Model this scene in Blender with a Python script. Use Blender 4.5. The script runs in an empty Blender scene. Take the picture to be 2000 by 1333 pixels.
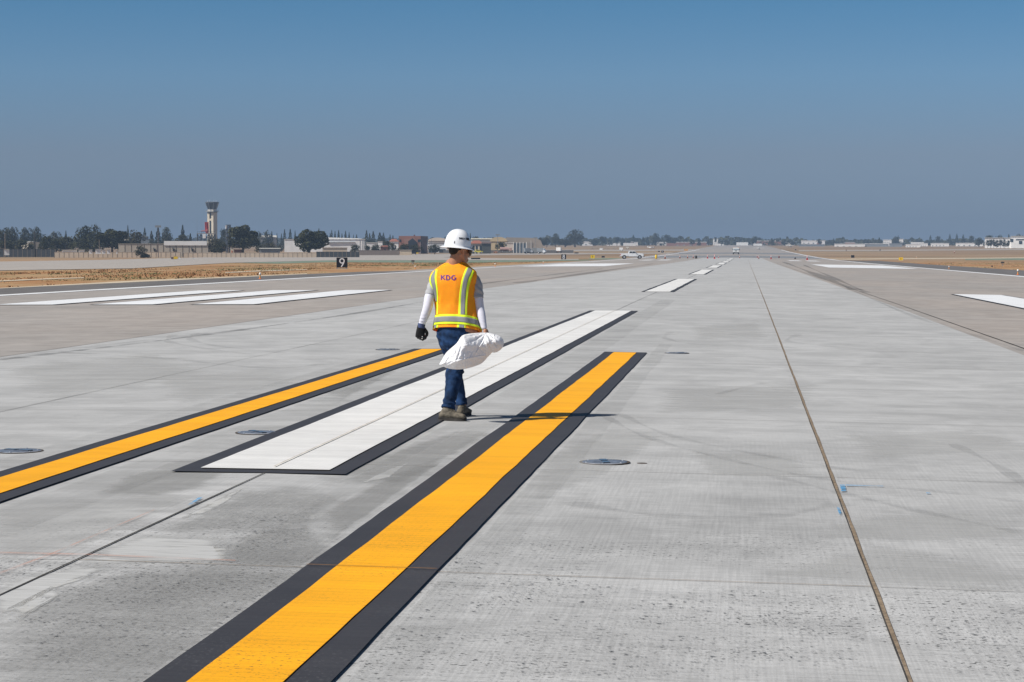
import bpy, bmesh, math, random
import numpy as np
from mathutils import Vector, Matrix, noise, geometry
random.seed(7); R = math.radians
S = bpy.context.scene; COL = S.collection
# ------------------------------------------------------------------ camera
FPX = 3889.0; CAMX, CAMH = 3.27, 1.53
TH = R(2.5986); PSI = math.atan(456/3889*math.cos(TH))
cd = bpy.data.cameras.new('camera'); cam = bpy.data.objects.new('camera', cd); COL.objects.link(cam)
cd.sensor_width = 36; cd.lens = FPX*36/2000; cd.clip_start = .1; cd.clip_end = 40000
cam.location = (CAMX, 0, CAMH); cam.rotation_euler = (R(90)-TH, 0, PSI)
S.camera = cam
FW = Vector((-math.sin(PSI)*math.cos(TH), math.cos(PSI)*math.cos(TH), -math.sin(TH)))
RT = Vector((math.cos(PSI), math.sin(PSI), 0)); UPV = RT.cross(FW)
# ------------------------------------------------------------------ sky and sun
SUN_EL, SUN_D = R(47.5), Vector((-.84, -.54, 0)).normalized()      # direction towards the sun on the ground
W = bpy.data.worlds.new('World'); S.world = W; W.use_nodes = True
wn, wl = W.node_tree.nodes, W.node_tree.links
bg = wn['Background']; bg.inputs[1].default_value = .10
sky = wn.new('ShaderNodeTexSky'); sky.sky_type = 'NISHITA'; sky.sun_disc = False
sky.sun_elevation = SUN_EL; sky.sun_rotation = math.atan2(SUN_D.x, SUN_D.y)
sky.altitude = 300; sky.air_density = 1.0; sky.dust_density = .6; sky.ozone_density = 1.5
tc = wn.new('ShaderNodeTexCoord'); sp = wn.new('ShaderNodeSeparateXYZ'); wl.new(tc.outputs['Generated'], sp.inputs[0])
rp = wn.new('ShaderNodeValToRGB'); wl.new(sp.outputs[2], rp.inputs[0])       # brown smog layer low over the horizon
SKY_STOPS = [(0, (.27, .39, .74)), (.0147, (.28, .385, .68)), (.048, (.345, .41, .61)), (.0866, (.333, .493, .70)), (.123, (.24, .465, .665)), (.3, (.26, .42, .52)), (.7, (.42, .44, .46))]
cr = rp.color_ramp
while len(cr.elements) < len(SKY_STOPS): cr.elements.new(.5)
for e, (p, c) in zip(cr.elements, SKY_STOPS): e.position = p; e.color = (*c, 1)
mx = wn.new('ShaderNodeMix'); mx.data_type = 'RGBA'; mx.blend_type = 'MULTIPLY'; mx.inputs[0].default_value = 1
wl.new(sky.outputs[0], mx.inputs[6]); wl.new(rp.outputs[0], mx.inputs[7]); wl.new(mx.outputs[2], bg.inputs[0])
sd = bpy.data.lights.new('sun', 'SUN'); sun = bpy.data.objects.new('sun', sd); COL.objects.link(sun)
sd.energy = 5.0; sd.angle = R(.53); sd.color = (1, .955, .89)
sun.rotation_euler = (-Vector((SUN_D.x*math.cos(SUN_EL), SUN_D.y*math.cos(SUN_EL), math.sin(SUN_EL)))).to_track_quat('-Z', 'Y').to_euler()
S.view_settings.view_transform = 'Standard'; S.view_settings.look = 'None'; S.view_settings.exposure = .12; S.view_settings.gamma = 1
S.cycles.use_denoising = True; S.cycles.use_adaptive_sampling = True; S.cycles.adaptive_threshold = .008
S.cycles.max_bounces = 6; S.cycles.volume_bounces = 0; S.cycles.transparent_max_bounces = 16
# ------------------------------------------------------------------ ground height (piecewise linear, so stacked sheets never cross)
PY = [(-60, 0), (60, 0), (150, -.10), (250, -.22), (350, -.32), (480, -.36), (600, -.15), (750, .30), (1000, 1.3), (1250, 2.6), (1700, 4.9), (2500, 8.6), (4500, 15.8), (14000, 46)]
PX = [(-9000, -.4), (-60, -.4), (-30, -.2), (-23, -.115), (0, 0), (23, -.345), (31, -.5), (60, -.6), (9000, -.6)]
def lin(T, x):
    for (a, b), (c, d) in zip(T, T[1:]):
        if x <= c: return b+(d-b)*(x-a)/(c-a)
    return T[-1][1]
def g(x, y): return lin(PY, y)+lin(PX, x)
def ray(px, row): return FW+RT*((px-1000)/FPX)-UPV*((row-666.5)/FPX)
def at(px, row):
    """point of the ground seen at a pixel of the photograph, and its depth"""
    r = ray(px, row); t = 2.0
    while t < 13000:
        p = Vector((CAMX, 0, CAMH))+r*t
        if p.z < g(p.x, p.y):
            lo, hi = t/1.02, t
            for _ in range(40):
                m = (lo+hi)/2; p = Vector((CAMX, 0, CAMH))+r*m
                if p.z < g(p.x, p.y): hi = m
                else: lo = m
            return Vector((p.x, p.y, g(p.x, p.y))), hi
        t *= 1.02
    p = Vector((CAMX, 0, CAMH))+r*13000
    return Vector((p.x, p.y, g(p.x, p.y))), 13000
def far(px, D):
    """ground point in the direction of a column at depth D, and its heading"""
    r = ray(px, 490); p = Vector((CAMX, 0, CAMH))+r*D
    return Vector((p.x, p.y, g(p.x, p.y))), math.atan2(r.y, r.x)-math.pi/2
def ztop(row, D): return (Vector((CAMX, 0, CAMH))+ray(1000, row)*D).z
# ------------------------------------------------------------------ materials
MATS = {}
class NT:
    def __init__(s, name):
        s.m = bpy.data.materials.new(name); s.m.use_nodes = True; s.n = s.m.node_tree.nodes; s.l = s.m.node_tree.links
        s.b = s.n['Principled BSDF']; s.tc = s.n.new('ShaderNodeTexCoord')
    def link(s, a, b): s.l.new(a, b)
    def mapv(s, scale, rot=0, src='Object'):
        m = s.n.new('ShaderNodeMapping'); m.inputs['Scale'].default_value = scale; m.inputs['Rotation'].default_value = (0, 0, rot)
        s.link(s.tc.outputs[src], m.inputs[0]); return m.outputs[0]
    def noise(s, v, scale=1, detail=4, rough=.55, dist=0):
        n = s.n.new('ShaderNodeTexNoise'); n.inputs['Scale'].default_value = scale; n.inputs['Detail'].default_value = detail
        n.inputs['Roughness'].default_value = rough; n.inputs['Distortion'].default_value = dist
        if v: s.link(v, n.inputs['Vector'])
        return n.outputs[0]
    def wave(s, v, scale, axis='X', dist=0, dscale=1):
        n = s.n.new('ShaderNodeTexWave'); n.wave_type = 'BANDS'; n.bands_direction = axis; n.inputs['Scale'].default_value = scale
        n.inputs['Distortion'].default_value = dist; n.inputs['Detail'].default_value = 1; n.inputs['Detail Scale'].default_value = dscale
        s.link(v, n.inputs['Vector']); return n.outputs['Fac'] if 'Fac' in n.outputs else n.outputs[1]
    def math(s, op, a, b=None, c=None):
        n = s.n.new('ShaderNodeMath'); n.operation = op
        for k, x in enumerate((a, b, c)):
            if x is None: continue
            if isinstance(x, (int, float)): n.inputs[k].default_value = x
            else: s.link(x, n.inputs[k])
        return n.outputs[0]
    def rng(s, v, a, b, c=0, d=1):
        n = s.n.new('ShaderNodeMapRange'); n.interpolation_type = 'SMOOTHSTEP'
        for k, x in enumerate((a, b, c, d)): n.inputs[k+1].default_value = x
        s.link(v, n.inputs[0]); return n.outputs[0]
    def mix(s, f, a, b, blend='MIX'):
        n = s.n.new('ShaderNodeMix'); n.data_type = 'RGBA'; n.blend_type = blend
        for k, x in ((0, f), (6, a), (7, b)):
            if isinstance(x, (int, float)): n.inputs[k].default_value = x
            elif isinstance(x, (tuple, list)): n.inputs[k].default_value = (*x[:3], 1)
            else: s.link(x, n.inputs[k])
        return n.outputs[2]
    def scale(s, col, f):
        n = s.n.new('ShaderNodeVectorMath'); n.operation = 'SCALE'; s.link(col, n.inputs[0])
        if isinstance(f, (int, float)): n.inputs['Scale'].default_value = f
        else: s.link(f, n.inputs['Scale'])
        return n.outputs[0]
    def bump(s, h, strength=.3, dist=.01):
        n = s.n.new('ShaderNodeBump'); n.inputs['Strength'].default_value = strength; n.inputs['Distance'].default_value = dist
        s.link(h, n.inputs['Height']); s.link(n.outputs[0], s.b.inputs['Normal'])
    def xyz(s):
        n = s.n.new('ShaderNodeSeparateXYZ'); s.link(s.tc.outputs['Object'], n.inputs[0]); return n.outputs
def mat(name, col, rough=.7, var=.12, vscale=8, metal=0, bump=0, bscale=60, detail=4, spec=.3, coat=0, trans=0, emis=None, aniso=(1, 1, 1)):
    if name in MATS: return MATS[name]
    t = NT(name); b = t.b
    n = t.noise(t.mapv(aniso), vscale, detail); f = t.rng(n, .25, .75, 1-var, 1+var)
    c = t.n.new('ShaderNodeRGB'); c.outputs[0].default_value = (*col, 1)
    t.link(t.scale(c.outputs[0], f), b.inputs['Base Color'])
    b.inputs['Roughness'].default_value = rough; b.inputs['Metallic'].default_value = metal; b.inputs['Specular IOR Level'].default_value = spec
    b.inputs['Coat Weight'].default_value = coat
    if trans: b.inputs['Subsurface Weight'].default_value = trans; b.inputs['Subsurface Radius'].default_value = (.05, .05, .05)
    if bump: t.bump(t.noise(t.mapv(aniso), bscale, 3), bump)
    MATS[name] = t.m; return t.m
# ------------------------------------------------------------------ mesh helpers
class MB:
    def __init__(s): s.v = []; s.f = []
    def add(s, v, f):
        o = len(s.v); s.v += [tuple(p) for p in v]; s.f += [tuple(i+o for i in q) for q in f]; return s
    def box(s, x0, x1, y0, y1, z0, z1, M=None):
        v = [(x, y, z) for z in (z0, z1) for y in (y0, y1) for x in (x0, x1)]
        if M: v = [M @ Vector(p) for p in v]
        return s.add(v, [(0, 2, 3, 1), (4, 5, 7, 6), (0, 1, 5, 4), (2, 6, 7, 3), (0, 4, 6, 2), (1, 3, 7, 5)])
    def cyl(s, a, b, r, r2=None, n=12, cap=True):
        a, b = Vector(a), Vector(b); r2 = r if r2 is None else r2; t = (b-a).normalized()
        x = t.orthogonal().normalized(); y = t.cross(x); v = []
        for c, rr in ((a, r), (b, r2)):
            for i in range(n):
                q = 2*math.pi*i/n; v.append(c+x*rr*math.cos(q)+y*rr*math.sin(q))
        f = [(i, (i+1) % n, n+(i+1) % n, n+i) for i in range(n)]
        if cap: f += [tuple(range(n-1, -1, -1)), tuple(range(n, 2*n))]
        return s.add(v, f)
    def prism(s, pts, y0, y1):
        """outline in x,z swept along y"""
        n = len(pts); v = [(x, y0, z) for x, z in pts]+[(x, y1, z) for x, z in pts]
        f = [tuple(range(n)), tuple(range(2*n-1, n-1, -1))]+[(i+n, (i+1) % n+n, (i+1) % n, i) for i in range(n)]
        return s.add(v, f)
    def lathe(s, prof, n=24, sx=1, sy=1, c=(0, 0, 0)):
        v = []; m = len(prof)
        for r, z in prof:
            for i in range(n):
                q = 2*math.pi*i/n; v.append((c[0]+r*sx*math.cos(q), c[1]+r*sy*math.sin(q), c[2]+z))
        f = [(k*n+i, k*n+(i+1) % n, (k+1)*n+(i+1) % n, (k+1)*n+i) for k in range(m-1) for i in range(n)]
        f += [tuple(range(n-1, -1, -1)), tuple(range((m-1)*n, m*n))]
        return s.add(v, f)
    def mesh(s, name='m'):
        me = bpy.data.meshes.new(name); me.from_pydata(s.v, [], s.f); me.update(); return me
    def build(s, name, m, parent=None, smooth=False, bevel=0, fix=True):
        me = s.mesh(name)
        if fix:
            b = bmesh.new(); b.from_mesh(me); bmesh.ops.recalc_face_normals(b, faces=b.faces); b.to_mesh(me); b.free()
        return link(name, me, m, parent, smooth, bevel)
def link(name, me, m, parent=None, smooth=False, bevel=0):
    o = bpy.data.objects.new(name, me); COL.objects.link(o)
    if m: me.materials.append(m)
    if parent: o.parent = parent
    if smooth: me.polygons.foreach_set('use_smooth', [True]*len(me.polygons))
    if bevel:
        b = o.modifiers.new('bevel', 'BEVEL'); b.width = bevel; b.segments = 2; b.limit_method = 'ANGLE'
    return o
def tag(o, label=None, cat=None, group=None, kind=None):
    for k, v in (('label', label), ('category', cat), ('group', group), ('kind', kind)):
        if v: o[k] = v
    return o
def thing(name, label, cat, loc=(0, 0, 0), rz=0, group=None):
    o = bpy.data.objects.new(name, None); COL.objects.link(o); o.empty_display_size = .2
    o.location = loc; o.rotation_euler = (0, 0, rz); return tag(o, label, cat, group)
def copy_tree(o, parent=None):
    c = o.copy(); COL.objects.link(c); c.parent = parent
    for ch in list(o.children): copy_tree(ch, c)
    return c
def sheet(name, poly, dz, m, kind='structure'):
    """flat paint or paving laid on the ground, cut where the ground bends"""
    b = bmesh.new(); vs = [b.verts.new((x, y, 0)) for x, y in poly]; b.faces.new(vs)
    xs = [p[0] for p in poly]; ys = [p[1] for p in poly]
    for T, ax, lo, hi in ((PX, 0, min(xs), max(xs)), (PY, 1, min(ys), max(ys))):
        for q, _ in T:
            if lo < q < hi:
                n = [0, 0, 0]; n[ax] = 1; c = [0, 0, 0]; c[ax] = q
                bmesh.ops.bisect_plane(b, geom=b.verts[:]+b.edges[:]+b.faces[:], plane_co=c, plane_no=n, dist=1e-5)
    for v in b.verts: v.co.z = g(v.co.x, v.co.y)+dz
    for f in b.faces:
        f.normal_update()
        if f.normal.z < 0: f.normal_flip()
    me = bpy.data.meshes.new(name); b.to_mesh(me); b.free()
    o = link(name, me, m); o['kind'] = kind; return o
def sheetpx(name, pts, dz, m): return sheet(name, [tuple(at(*p)[0][:2]) for p in pts], dz, m)
def band(name, x0, x1, y0, y1, dz, m, wob=0, step=.35):
    """long stripe with slightly uneven painted edges"""
    if not wob: return sheet(name, [(x0, y0), (x1, y0), (x1, y1), (x0, y1)], dz, m)
    n = max(2, int((y1-y0)/step)); rs = random.Random(name+str(x0)); L = []; Rr = []; a = b_ = 0
    for i in range(n+1):
        y = y0+(y1-y0)*i/n; a = a*.7+rs.uniform(-1, 1)*wob; b_ = b_*.7+rs.uniform(-1, 1)*wob
        L.append((x0+a, y)); Rr.append((x1+b_, y))
    mb = MB(); ys = sorted({p[1] for p in L} | {q for q, _ in PY if y0 < q < y1})
    v = [(x, y, g(x, y)+dz) for x, y in L]+[(x, y, g(x, y)+dz) for x, y in Rr]
    mb.add(v, [(i, n+1+i, n+2+i, i+1) for i in range(n)])
    o = mb.build(name, m, fix=False); o['kind'] = 'structure'; return o
# ------------------------------------------------------------------ paving materials
def pavement(name, col, streak=.055, blotch=.075, specks=True, groove=True, warm=None, dark=0):
    t = NT(name); X, Y, Z = t.xyz()
    base = t.n.new('ShaderNodeRGB'); base.outputs[0].default_value = (*col, 1); c = base.outputs[0]
    if warm: c = t.mix(t.rng(t.noise(t.mapv((.12, .05, 1)), 1, 3), .35, .65), col, warm)
    f = t.rng(t.noise(t.mapv((.09, 2.6, 1)), 1, 6, .62), .3, .7, 1-streak, 1+streak)                  # broom and wash streaks across the strip
    f = t.math('MULTIPLY', f, t.rng(t.noise(t.mapv((.6, 11, 1), .03), 1, 4, .6), .3, .7, 1-streak*.55, 1+streak*.55))
    f = t.math('MULTIPLY', f, t.rng(t.noise(t.mapv((.35, .22, 1), .5), 1, 5, .6, 1.2), .32, .68, 1-blotch, 1+blotch))
    f = t.math('MULTIPLY', f, t.rng(t.noise(t.mapv((.9, 1.8, 1), -.3), 1, 5, .65, .8), .35, .7, 1+blotch*.4, 1-blotch*.6))
    f = t.math('MULTIPLY', f, t.rng(t.noise(t.mapv((1, 1, 1)), 150, 2), .25, .75, .93, 1.07))
    cell = t.n.new('ShaderNodeCombineXYZ'); t.link(t.math('FLOOR', t.math('DIVIDE', X, 3.81)), cell.inputs[0]); t.link(t.math('FLOOR', t.math('DIVIDE', t.math('SUBTRACT', Y, 4.9), 4.57)), cell.inputs[1])
    wn_ = t.n.new('ShaderNodeTexWhiteNoise'); wn_.noise_dimensions = '2D'; t.link(cell.outputs[0], wn_.inputs[0]); f = t.math('MULTIPLY', f, t.math('ADD', .97, t.math('MULTIPLY', wn_.outputs['Value'], .06)))   # slab-to-slab tone
    # faint tyre scuffs, long curved and thin
    sc = t.noise(t.mapv((.05, .9, 1), .12), 1, 3, .4, 2.0); sc = t.math('ABSOLUTE', t.math('SUBTRACT', sc, .5))
    scm = t.math('MULTIPLY', t.rng(sc, .0, .012, 1, 0), t.rng(t.noise(t.mapv((.2, .2, 1)), 1, 2), .45, .62))
    f = t.math('MULTIPLY', f, t.math('SUBTRACT', 1, t.math('MULTIPLY', scm, .10)))
    f = t.math('MULTIPLY', f, t.rng(t.noise(t.mapv((2.2, 38, 1)), 1, 3, .6), .3, .7, .955, 1.045))
    f = t.math('MULTIPLY', f, t.rng(t.noise(t.mapv((1.3, 1.0, 1), .2), 1, 6, .7, .4), .40, .62, 1.06, .93))
    if groove:
        f = t.math('MULTIPLY', f, t.math('ADD', 1, t.math('MULTIPLY', t.rng(Y, 8, 22, 1, 0), t.rng(t.noise(t.mapv((75, 1.6, 1)), 1, 2, .5), .3, .7, -.07, .07))))
        f = t.math('MULTIPLY', f, t.math('ADD', 1, t.math('MULTIPLY', t.rng(Y, 8, 26, 1, 0), t.rng(t.noise(t.mapv((5, 60, 1)), 1, 3, .6), .3, .7, -.08, .08))))
        near = t.rng(Y, 13, 24, 1, 0)
        wy = t.wave(t.mapv((1, 1, 1)), 1/.038/6.2832*1.0, 'Y', .25, 3); wx = t.wave(t.mapv((1, 1, 1)), 1/.019/6.2832, 'X', .8, 4)
        gm = t.rng(t.noise(t.mapv((.5, .8, 1)), 1, 3), .35, .6)
        f = t.math('MULTIPLY', f, t.math('SUBTRACT', 1, t.math('MULTIPLY', t.math('MULTIPLY', t.rng(wy, .75, .98), near), .045)))
        f = t.math('MULTIPLY', f, t.math('SUBTRACT', 1, t.math('MULTIPLY', t.math('MULTIPLY', t.math('MULTIPLY', wx, near), gm), .05)))
    if specks:
        pit = t.rng(t.noise(t.mapv((34, 40, 1)), 1, 2, .5), .60, .66)
        pit2 = t.rng(t.noise(t.mapv((90, 110, 1)), 1, 2, .5), .58, .66)
        msk = t.rng(t.noise(t.mapv((.55, .75, 1), .4), 1, 4, .65), .42, .60)
        nearm = t.rng(Y, 9.6, 12.6, 1, 0)
        m2 = t.math('MULTIPLY', msk, nearm)
        f = t.math('MULTIPLY', f, t.math('SUBTRACT', 1, t.math('MULTIPLY', t.math('MULTIPLY', pit, m2), .75)))
        f = t.math('MULTIPLY', f, t.math('SUBTRACT', 1, t.math('MULTIPLY', t.math('MULTIPLY', pit2, m2), .38)))
        # worn, darker slab left of the yellow stripe
        xw = t.math('ADD', X, t.math('MULTIPLY', t.math('SUBTRACT', t.noise(t.mapv((1.5, 1.1, 1)), 1, 5, .65), .5), 1.6)); wear = t.math('MULTIPLY', t.rng(xw, .8, 1.5, 1, 0), t.rng(xw, .0, .5)); wear = t.math('MULTIPLY', wear, t.rng(Y, 10.6, 12.7, 1, 0))
        wear = t.math('MULTIPLY', wear, t.rng(t.noise(t.mapv((.9, 1.3, 1), .2), 1, 5, .6, .5), .38, .5))
        f = t.math('MULTIPLY', f, t.math('SUBTRACT', 1, t.math('MULTIPLY', wear, .10)))
        f = t.math('MULTIPLY', f, t.math('SUBTRACT', 1, t.math('MULTIPLY', t.math('MULTIPLY', pit, wear), .35)))
        # chalky wash-off beside the centre joint
        ch = t.math('MULTIPLY', t.rng(t.math('ABSOLUTE', t.math('ADD', X, .1)), .1, .75, 1, 0), t.rng(Y, 12.2, 13.4, 1, 0))
        ch = t.math('MULTIPLY', ch, t.rng(t.noise(t.mapv((1.6, 5, 1), .25), 1, 5, .6, .6), .42, .6))
        f = t.math('MULTIPLY', f, t.math('ADD', 1, t.math('MULTIPLY', ch, .22)))
    t.link(t.scale(c, f), t.b.inputs['Base Color']); t.b.inputs['Roughness'].default_value = .85; t.b.inputs['Specular IOR Level'].default_value = .25
    t.bump(t.noise(t.mapv((1, 1, 1)), 120, 3), .25, .002)
    MATS[name] = t.m; return t.m
def paint(name, col, worn=(.45, .44, .43), wear=.5, rough=.6):
    t = NT(name); X, Y, Z = t.xyz()
    f = t.rng(t.noise(t.mapv((.5, 3.5, 1)), 1, 5, .6), .3, .7, .90, 1.07)
    f = t.math('MULTIPLY', f, t.rng(t.noise(t.mapv((6, 55, 1)), 1, 3, .6), .3, .7, .94, 1.06)); f = t.math('MULTIPLY', f, t.rng(t.noise(t.mapv((120, 160, 1)), 1, 2, .6), .3, .7, .93, 1.06))
    f = t.math('MULTIPLY', f, t.rng(t.noise(t.mapv((.7, .35, 1)), 1, 4, .6), .3, .7, .94, 1.05))
    near = t.rng(Y, 12, 22, 1, 0)
    wy = t.wave(t.mapv((1, 1, 1)), 1/.038/6.2832, 'Y', .25, 3); wx = t.wave(t.mapv((1, 1, 1)), 1/.019/6.2832, 'X', .8, 4)
    f = t.math('MULTIPLY', f, t.math('SUBTRACT', 1, t.math('MULTIPLY', t.math('MULTIPLY', t.rng(wy, .75, .98), near), .09)))
    f = t.math('MULTIPLY', f, t.math('SUBTRACT', 1, t.math('MULTIPLY', t.math('MULTIPLY', wx, near), .03)))
    c = t.n.new('ShaderNodeRGB'); c.outputs[0].default_value = (*col, 1)
    cc = t.scale(c.outputs[0], f)
    pit = t.rng(t.noise(t.mapv((48, 60, 1)), 1, 3, .55), .57, .66); m = t.math('MULTIPLY', pit, t.rng(Y, 9, 15, 1, 0))
    m = t.math('MULTIPLY', m, t.rng(t.noise(t.mapv((1.2, 1.2, 1)), 1, 3), .38, .6))
    cc = t.mix(t.math('MULTIPLY', m, wear), cc, worn)
    t.link(cc, t.b.inputs['Base Color']); t.b.inputs['Roughness'].default_value = rough; t.b.inputs['Specular IOR Level'].default_value = .3
    t.bump(t.noise(t.mapv((1, 1, 1)), 140, 3), .25, .002)
    MATS[name] = t.m; return t.m
KEEL = pavement('new_concrete', (.385, .384, .378))
OUTER = pavement('old_concrete', (.300, .278, .258), streak=.06, blotch=.07, specks=False, groove=False, warm=(.325, .290, .262))
ASPH = pavement('asphalt', (.135, .127, .122), streak=.06, blotch=.12, specks=False, groove=False)
TAXI = pavement('taxiway_concrete', (.36, .325, .29), streak=.05, blotch=.08, specks=False, groove=False)
WHITE = paint('white_paint', (.71, .70, .675), (.5, .49, .46), .4)
WHITE2 = paint('bright_white_paint', (.74, .745, .75), (.6, .6, .6), .2)
BLACK = paint('black_paint', (.048, .045, .047), (.22, .22, .22), .25, .55)
YELLOW = paint('yellow_paint', (.90, .405, .004), (.25, .12, .03), .8)
SEAL = mat('tan_sealant', (.22, .165, .11), .8, .35, 30, detail=5)
GAP = mat('dark_joint', (.05, .045, .04), .9, .3, 12)  # dark tone of the joint gaps
# ------------------------------------------------------------------ terrain
def terrain():
    t = NT('dry_grass_ground')
    n1 = t.noise(t.mapv((.02, .008, 1)), 1, 6, .62); n2 = t.noise(t.mapv((.12, .05, 1)), 1, 6, .65); n3 = t.noise(t.mapv((1.1, .7, 1)), 1, 6, .7)
    c = t.mix(t.rng(n2, .38, .62), (.33, .165, .075), (.37, .25, .135))
    c = t.mix(t.math('MULTIPLY', t.rng(n1, .50, .62), t.rng(n3, .4, .6)), c, (.11, .115, .045))
    c = t.mix(t.math('MULTIPLY', t.rng(n3, .55, .72), .7), c, (.13, .085, .045))
    c = t.mix(t.math('MULTIPLY', t.rng(n3, .45, .28), .5), c, (.48, .40, .27))
    fy = t.rng(t.xyz()[1], 330, 620); fm = t.rng(t.noise(t.mapv((.006, .012, 1)), 1, 5, .65), .3, .7)
    c = t.mix(t.math('MULTIPLY', fy, .75), c, t.mix(fm, (.17, .12, .085), (.33, .25, .165)))
    t.link(c, t.b.inputs['Base Color']); t.b.inputs['Roughness'].default_value = .95; t.b.inputs['Specular IOR Level'].default_value = .1
    t.bump(n3, .6, .1); MATS['ground'] = t.m
    xs = sorted({q for q, _ in PX} | {-7000, -4000, -2000, -800, 800, 2000, 4000, 7000})
    ys = sorted({q for q, _ in PY} | {-30, 20, 3000, 7000, 10000})
    v = [(x, y, g(x, y)-.05) for y in ys for x in xs]; n = len(xs)
    f = [(j*n+i, j*n+i+1, (j+1)*n+i+1, (j+1)*n+i) for j in range(len(ys)-1) for i in range(n-1)]
    o = MB().add(v, f).build('ground', t.m, fix=False); o['kind'] = 'structure'
terrain()
XL, XR = -24.3, 24.6
sheet('runway', [(XL-.9, -60), (XR+.9, -60), (XR+.9, 2500), (XL-.9, 2500)], 0, OUTER)
sheet('runway_shoulder', [(XL-8, -60), (XL-.9, -60), (XL-.9, 175), (XL-6, 175), (XL-7, 150)], 0, ASPH)
sheet('runway_shoulder', [(XL-4.5, 175), (XL-.9, 175), (XL-.9, 2400), (XL-3, 2400)], 0, OUTER)
sheet('runway_shoulder', [(XR+.9, -60), (XR+10, -60), (XR+10, 480), (XR+.9, 480)], 0, ASPH)
KX = 7.62
sheet('runway_keel', [(-KX, -60), (KX, -60), (KX, 520), (-KX, 520)], .004, KEEL)
HEAT = pavement('mirage_grey', (.20, .205, .215), streak=.12, blotch=.10, specks=False, groove=False)  # mirage's sky reflection painted as grey strips across the far runway
sheet('runway_mirage_strip', [(XL-.9, 530), (XR+.9, 530), (XR+.9, 640), (XL-.9, 640)], .004, HEAT); sheet('runway_mirage_strip', [(XL-.9, 760), (XR+.9, 760), (XR+.9, 860), (XL-.9, 860)], .004, HEAT)
# joints
for x, w, m in ((0, .012, GAP), (-3.81, .008, GAP), (-KX, .016, GAP)): band('pavement_joint', x-w/2, x+w/2, 2, 420, .0090 if abs(x) < 7 else .0092, m, .0015, .5)
band('pavement_joint', 3.885-.013, 3.885+.007, 2, 430, .0091, SEAL, .0022, .25); band('pavement_joint', 3.885-.019, 3.885-.013, 2, 430, .0093, GAP, .0012, .25)
band('pavement_joint', KX+.3, KX+.33, 2, 300, .008, GAP, .003, .6)
for k, y in enumerate([4.9, 9.45, 14.02, 18.6, 23.15, 27.7, 32.3, 36.9, 41.4, 46, 55.2, 64.3]):
    for s_ in ((-KX, -.02), (.0, 3.88), (3.91, KX)):
        sheet('pavement_joint', [(s_[0], y), (s_[1], y), (s_[1], y+.007+.0012*k), (s_[0], y+.007+.0012*k)], .0087, SEAL if k in (1,) and s_[0] == 0 else MATS.setdefault('faint', mat('faint_joint', (.33, .32, .30), .9, .2, 5)))
# smooth darker bands where the paint crew swept, real film on the concrete
def film(name, col, amount, sx=1, sy=1, edge=False):
    t = NT(name); t.b.inputs['Base Color'].default_value = (*col, 1); t.b.inputs['Roughness'].default_value = .9
    tr = t.n.new('ShaderNodeBsdfTransparent'); ms = t.n.new('ShaderNodeMixShader'); out = t.n['Material Output']
    n = t.rng(t.noise(t.mapv((sx, sy, 1)), 1, 5, .6), .35, .6, .1, 1)
    t.link(t.math('MULTIPLY', n, amount), ms.inputs[0]); t.link(tr.outputs[0], ms.inputs[1]); t.link(t.b.outputs[0], ms.inputs[2]); t.link(ms.outputs[0], out.inputs[0])
    MATS[name] = t.m; return t.m
FILM = film('curing_film', (.27, .27, .26), .13, .5, 2.5)
RUB = film('tyre_rubber', (.13, .13, .13), .15, .8, 9)
for x0, x1, y0, y1 in ((.66, 1.12, 2, 62), (1.86, 2.08, 2, 33), (-2.15, -1.86, 2, 34), (-1.13, -.66, 3, 40)):
    band('swept_band', x0, x1, y0, y1, .0110, FILM, .012, .8)
def ribbon(pts, w, m=None):
    """tyre mark following points on the runway"""
    P = [Vector(p) for p in pts]; out = []
    for i in range(len(P)-1):
        p0, p1, p2, p3 = P[max(i-1, 0)], P[i], P[i+1], P[min(i+2, len(P)-1)]
        for k in range(10):
            u = k/10; out.append(.5*((2*p1)+(p2-p0)*u+(2*p0-5*p1+4*p2-p3)*u*u+(3*p1-p0-3*p2+p3)*u**3))
    mb = MB(); v = []
    for i, p in enumerate(out):
        t = (out[min(i+1, len(out)-1)]-out[max(i-1, 0)]).normalized(); n = Vector((-t.y, t.x)); ww = w*(.6+.4*math.sin(i*.7))
        for s_ in (-1, 1):
            q = p+n*ww*s_/2; v.append((q.x, q.y, g(q.x, q.y)+.013))
    mb.add(v, [(2*i, 2*i+1, 2*i+3, 2*i+2) for i in range(len(out)-1)])
    o = mb.build('tyre_mark', m or RUB, fix=False); o['kind'] = 'structure'
def rpx(pts, w, m=None):
    ribbon([tuple(at(*p)[0][:2]) for p in pts], w, m)
RUB2 = film('heavy_tyre_rubber', (.10, .10, .10), .42, .12, 2.2)
rpx([(1180, 815), (1260, 855), (1420, 900), (1620, 940), (1850, 965), (2010, 985)], .10); rpx([(1210, 810), (1300, 850), (1480, 890), (1700, 925), (2010, 950)], .10)
rpx([(1500, 930), (1640, 965), (1790, 1000), (2005, 1045)], .12); rpx([(1110, 985), (1300, 1010), (1500, 1010), (1650, 985)], .2)
rpx([(1310, 650), (1300, 662), (1360, 674), (1480, 680)], .16); rpx([(1560, 655), (1540, 668), (1640, 680), (1800, 690), (2000, 700)], .18)
rpx([(340, 655), (328, 668), (400, 682), (500, 695)], .18); rpx([(385, 652), (372, 664), (430, 678), (560, 692)], .18)
rpx([(120, 690), (300, 700), (520, 720), (640, 712)], .3); rpx([(1400, 772), (1480, 752), (1520, 750)], .1)
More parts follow.
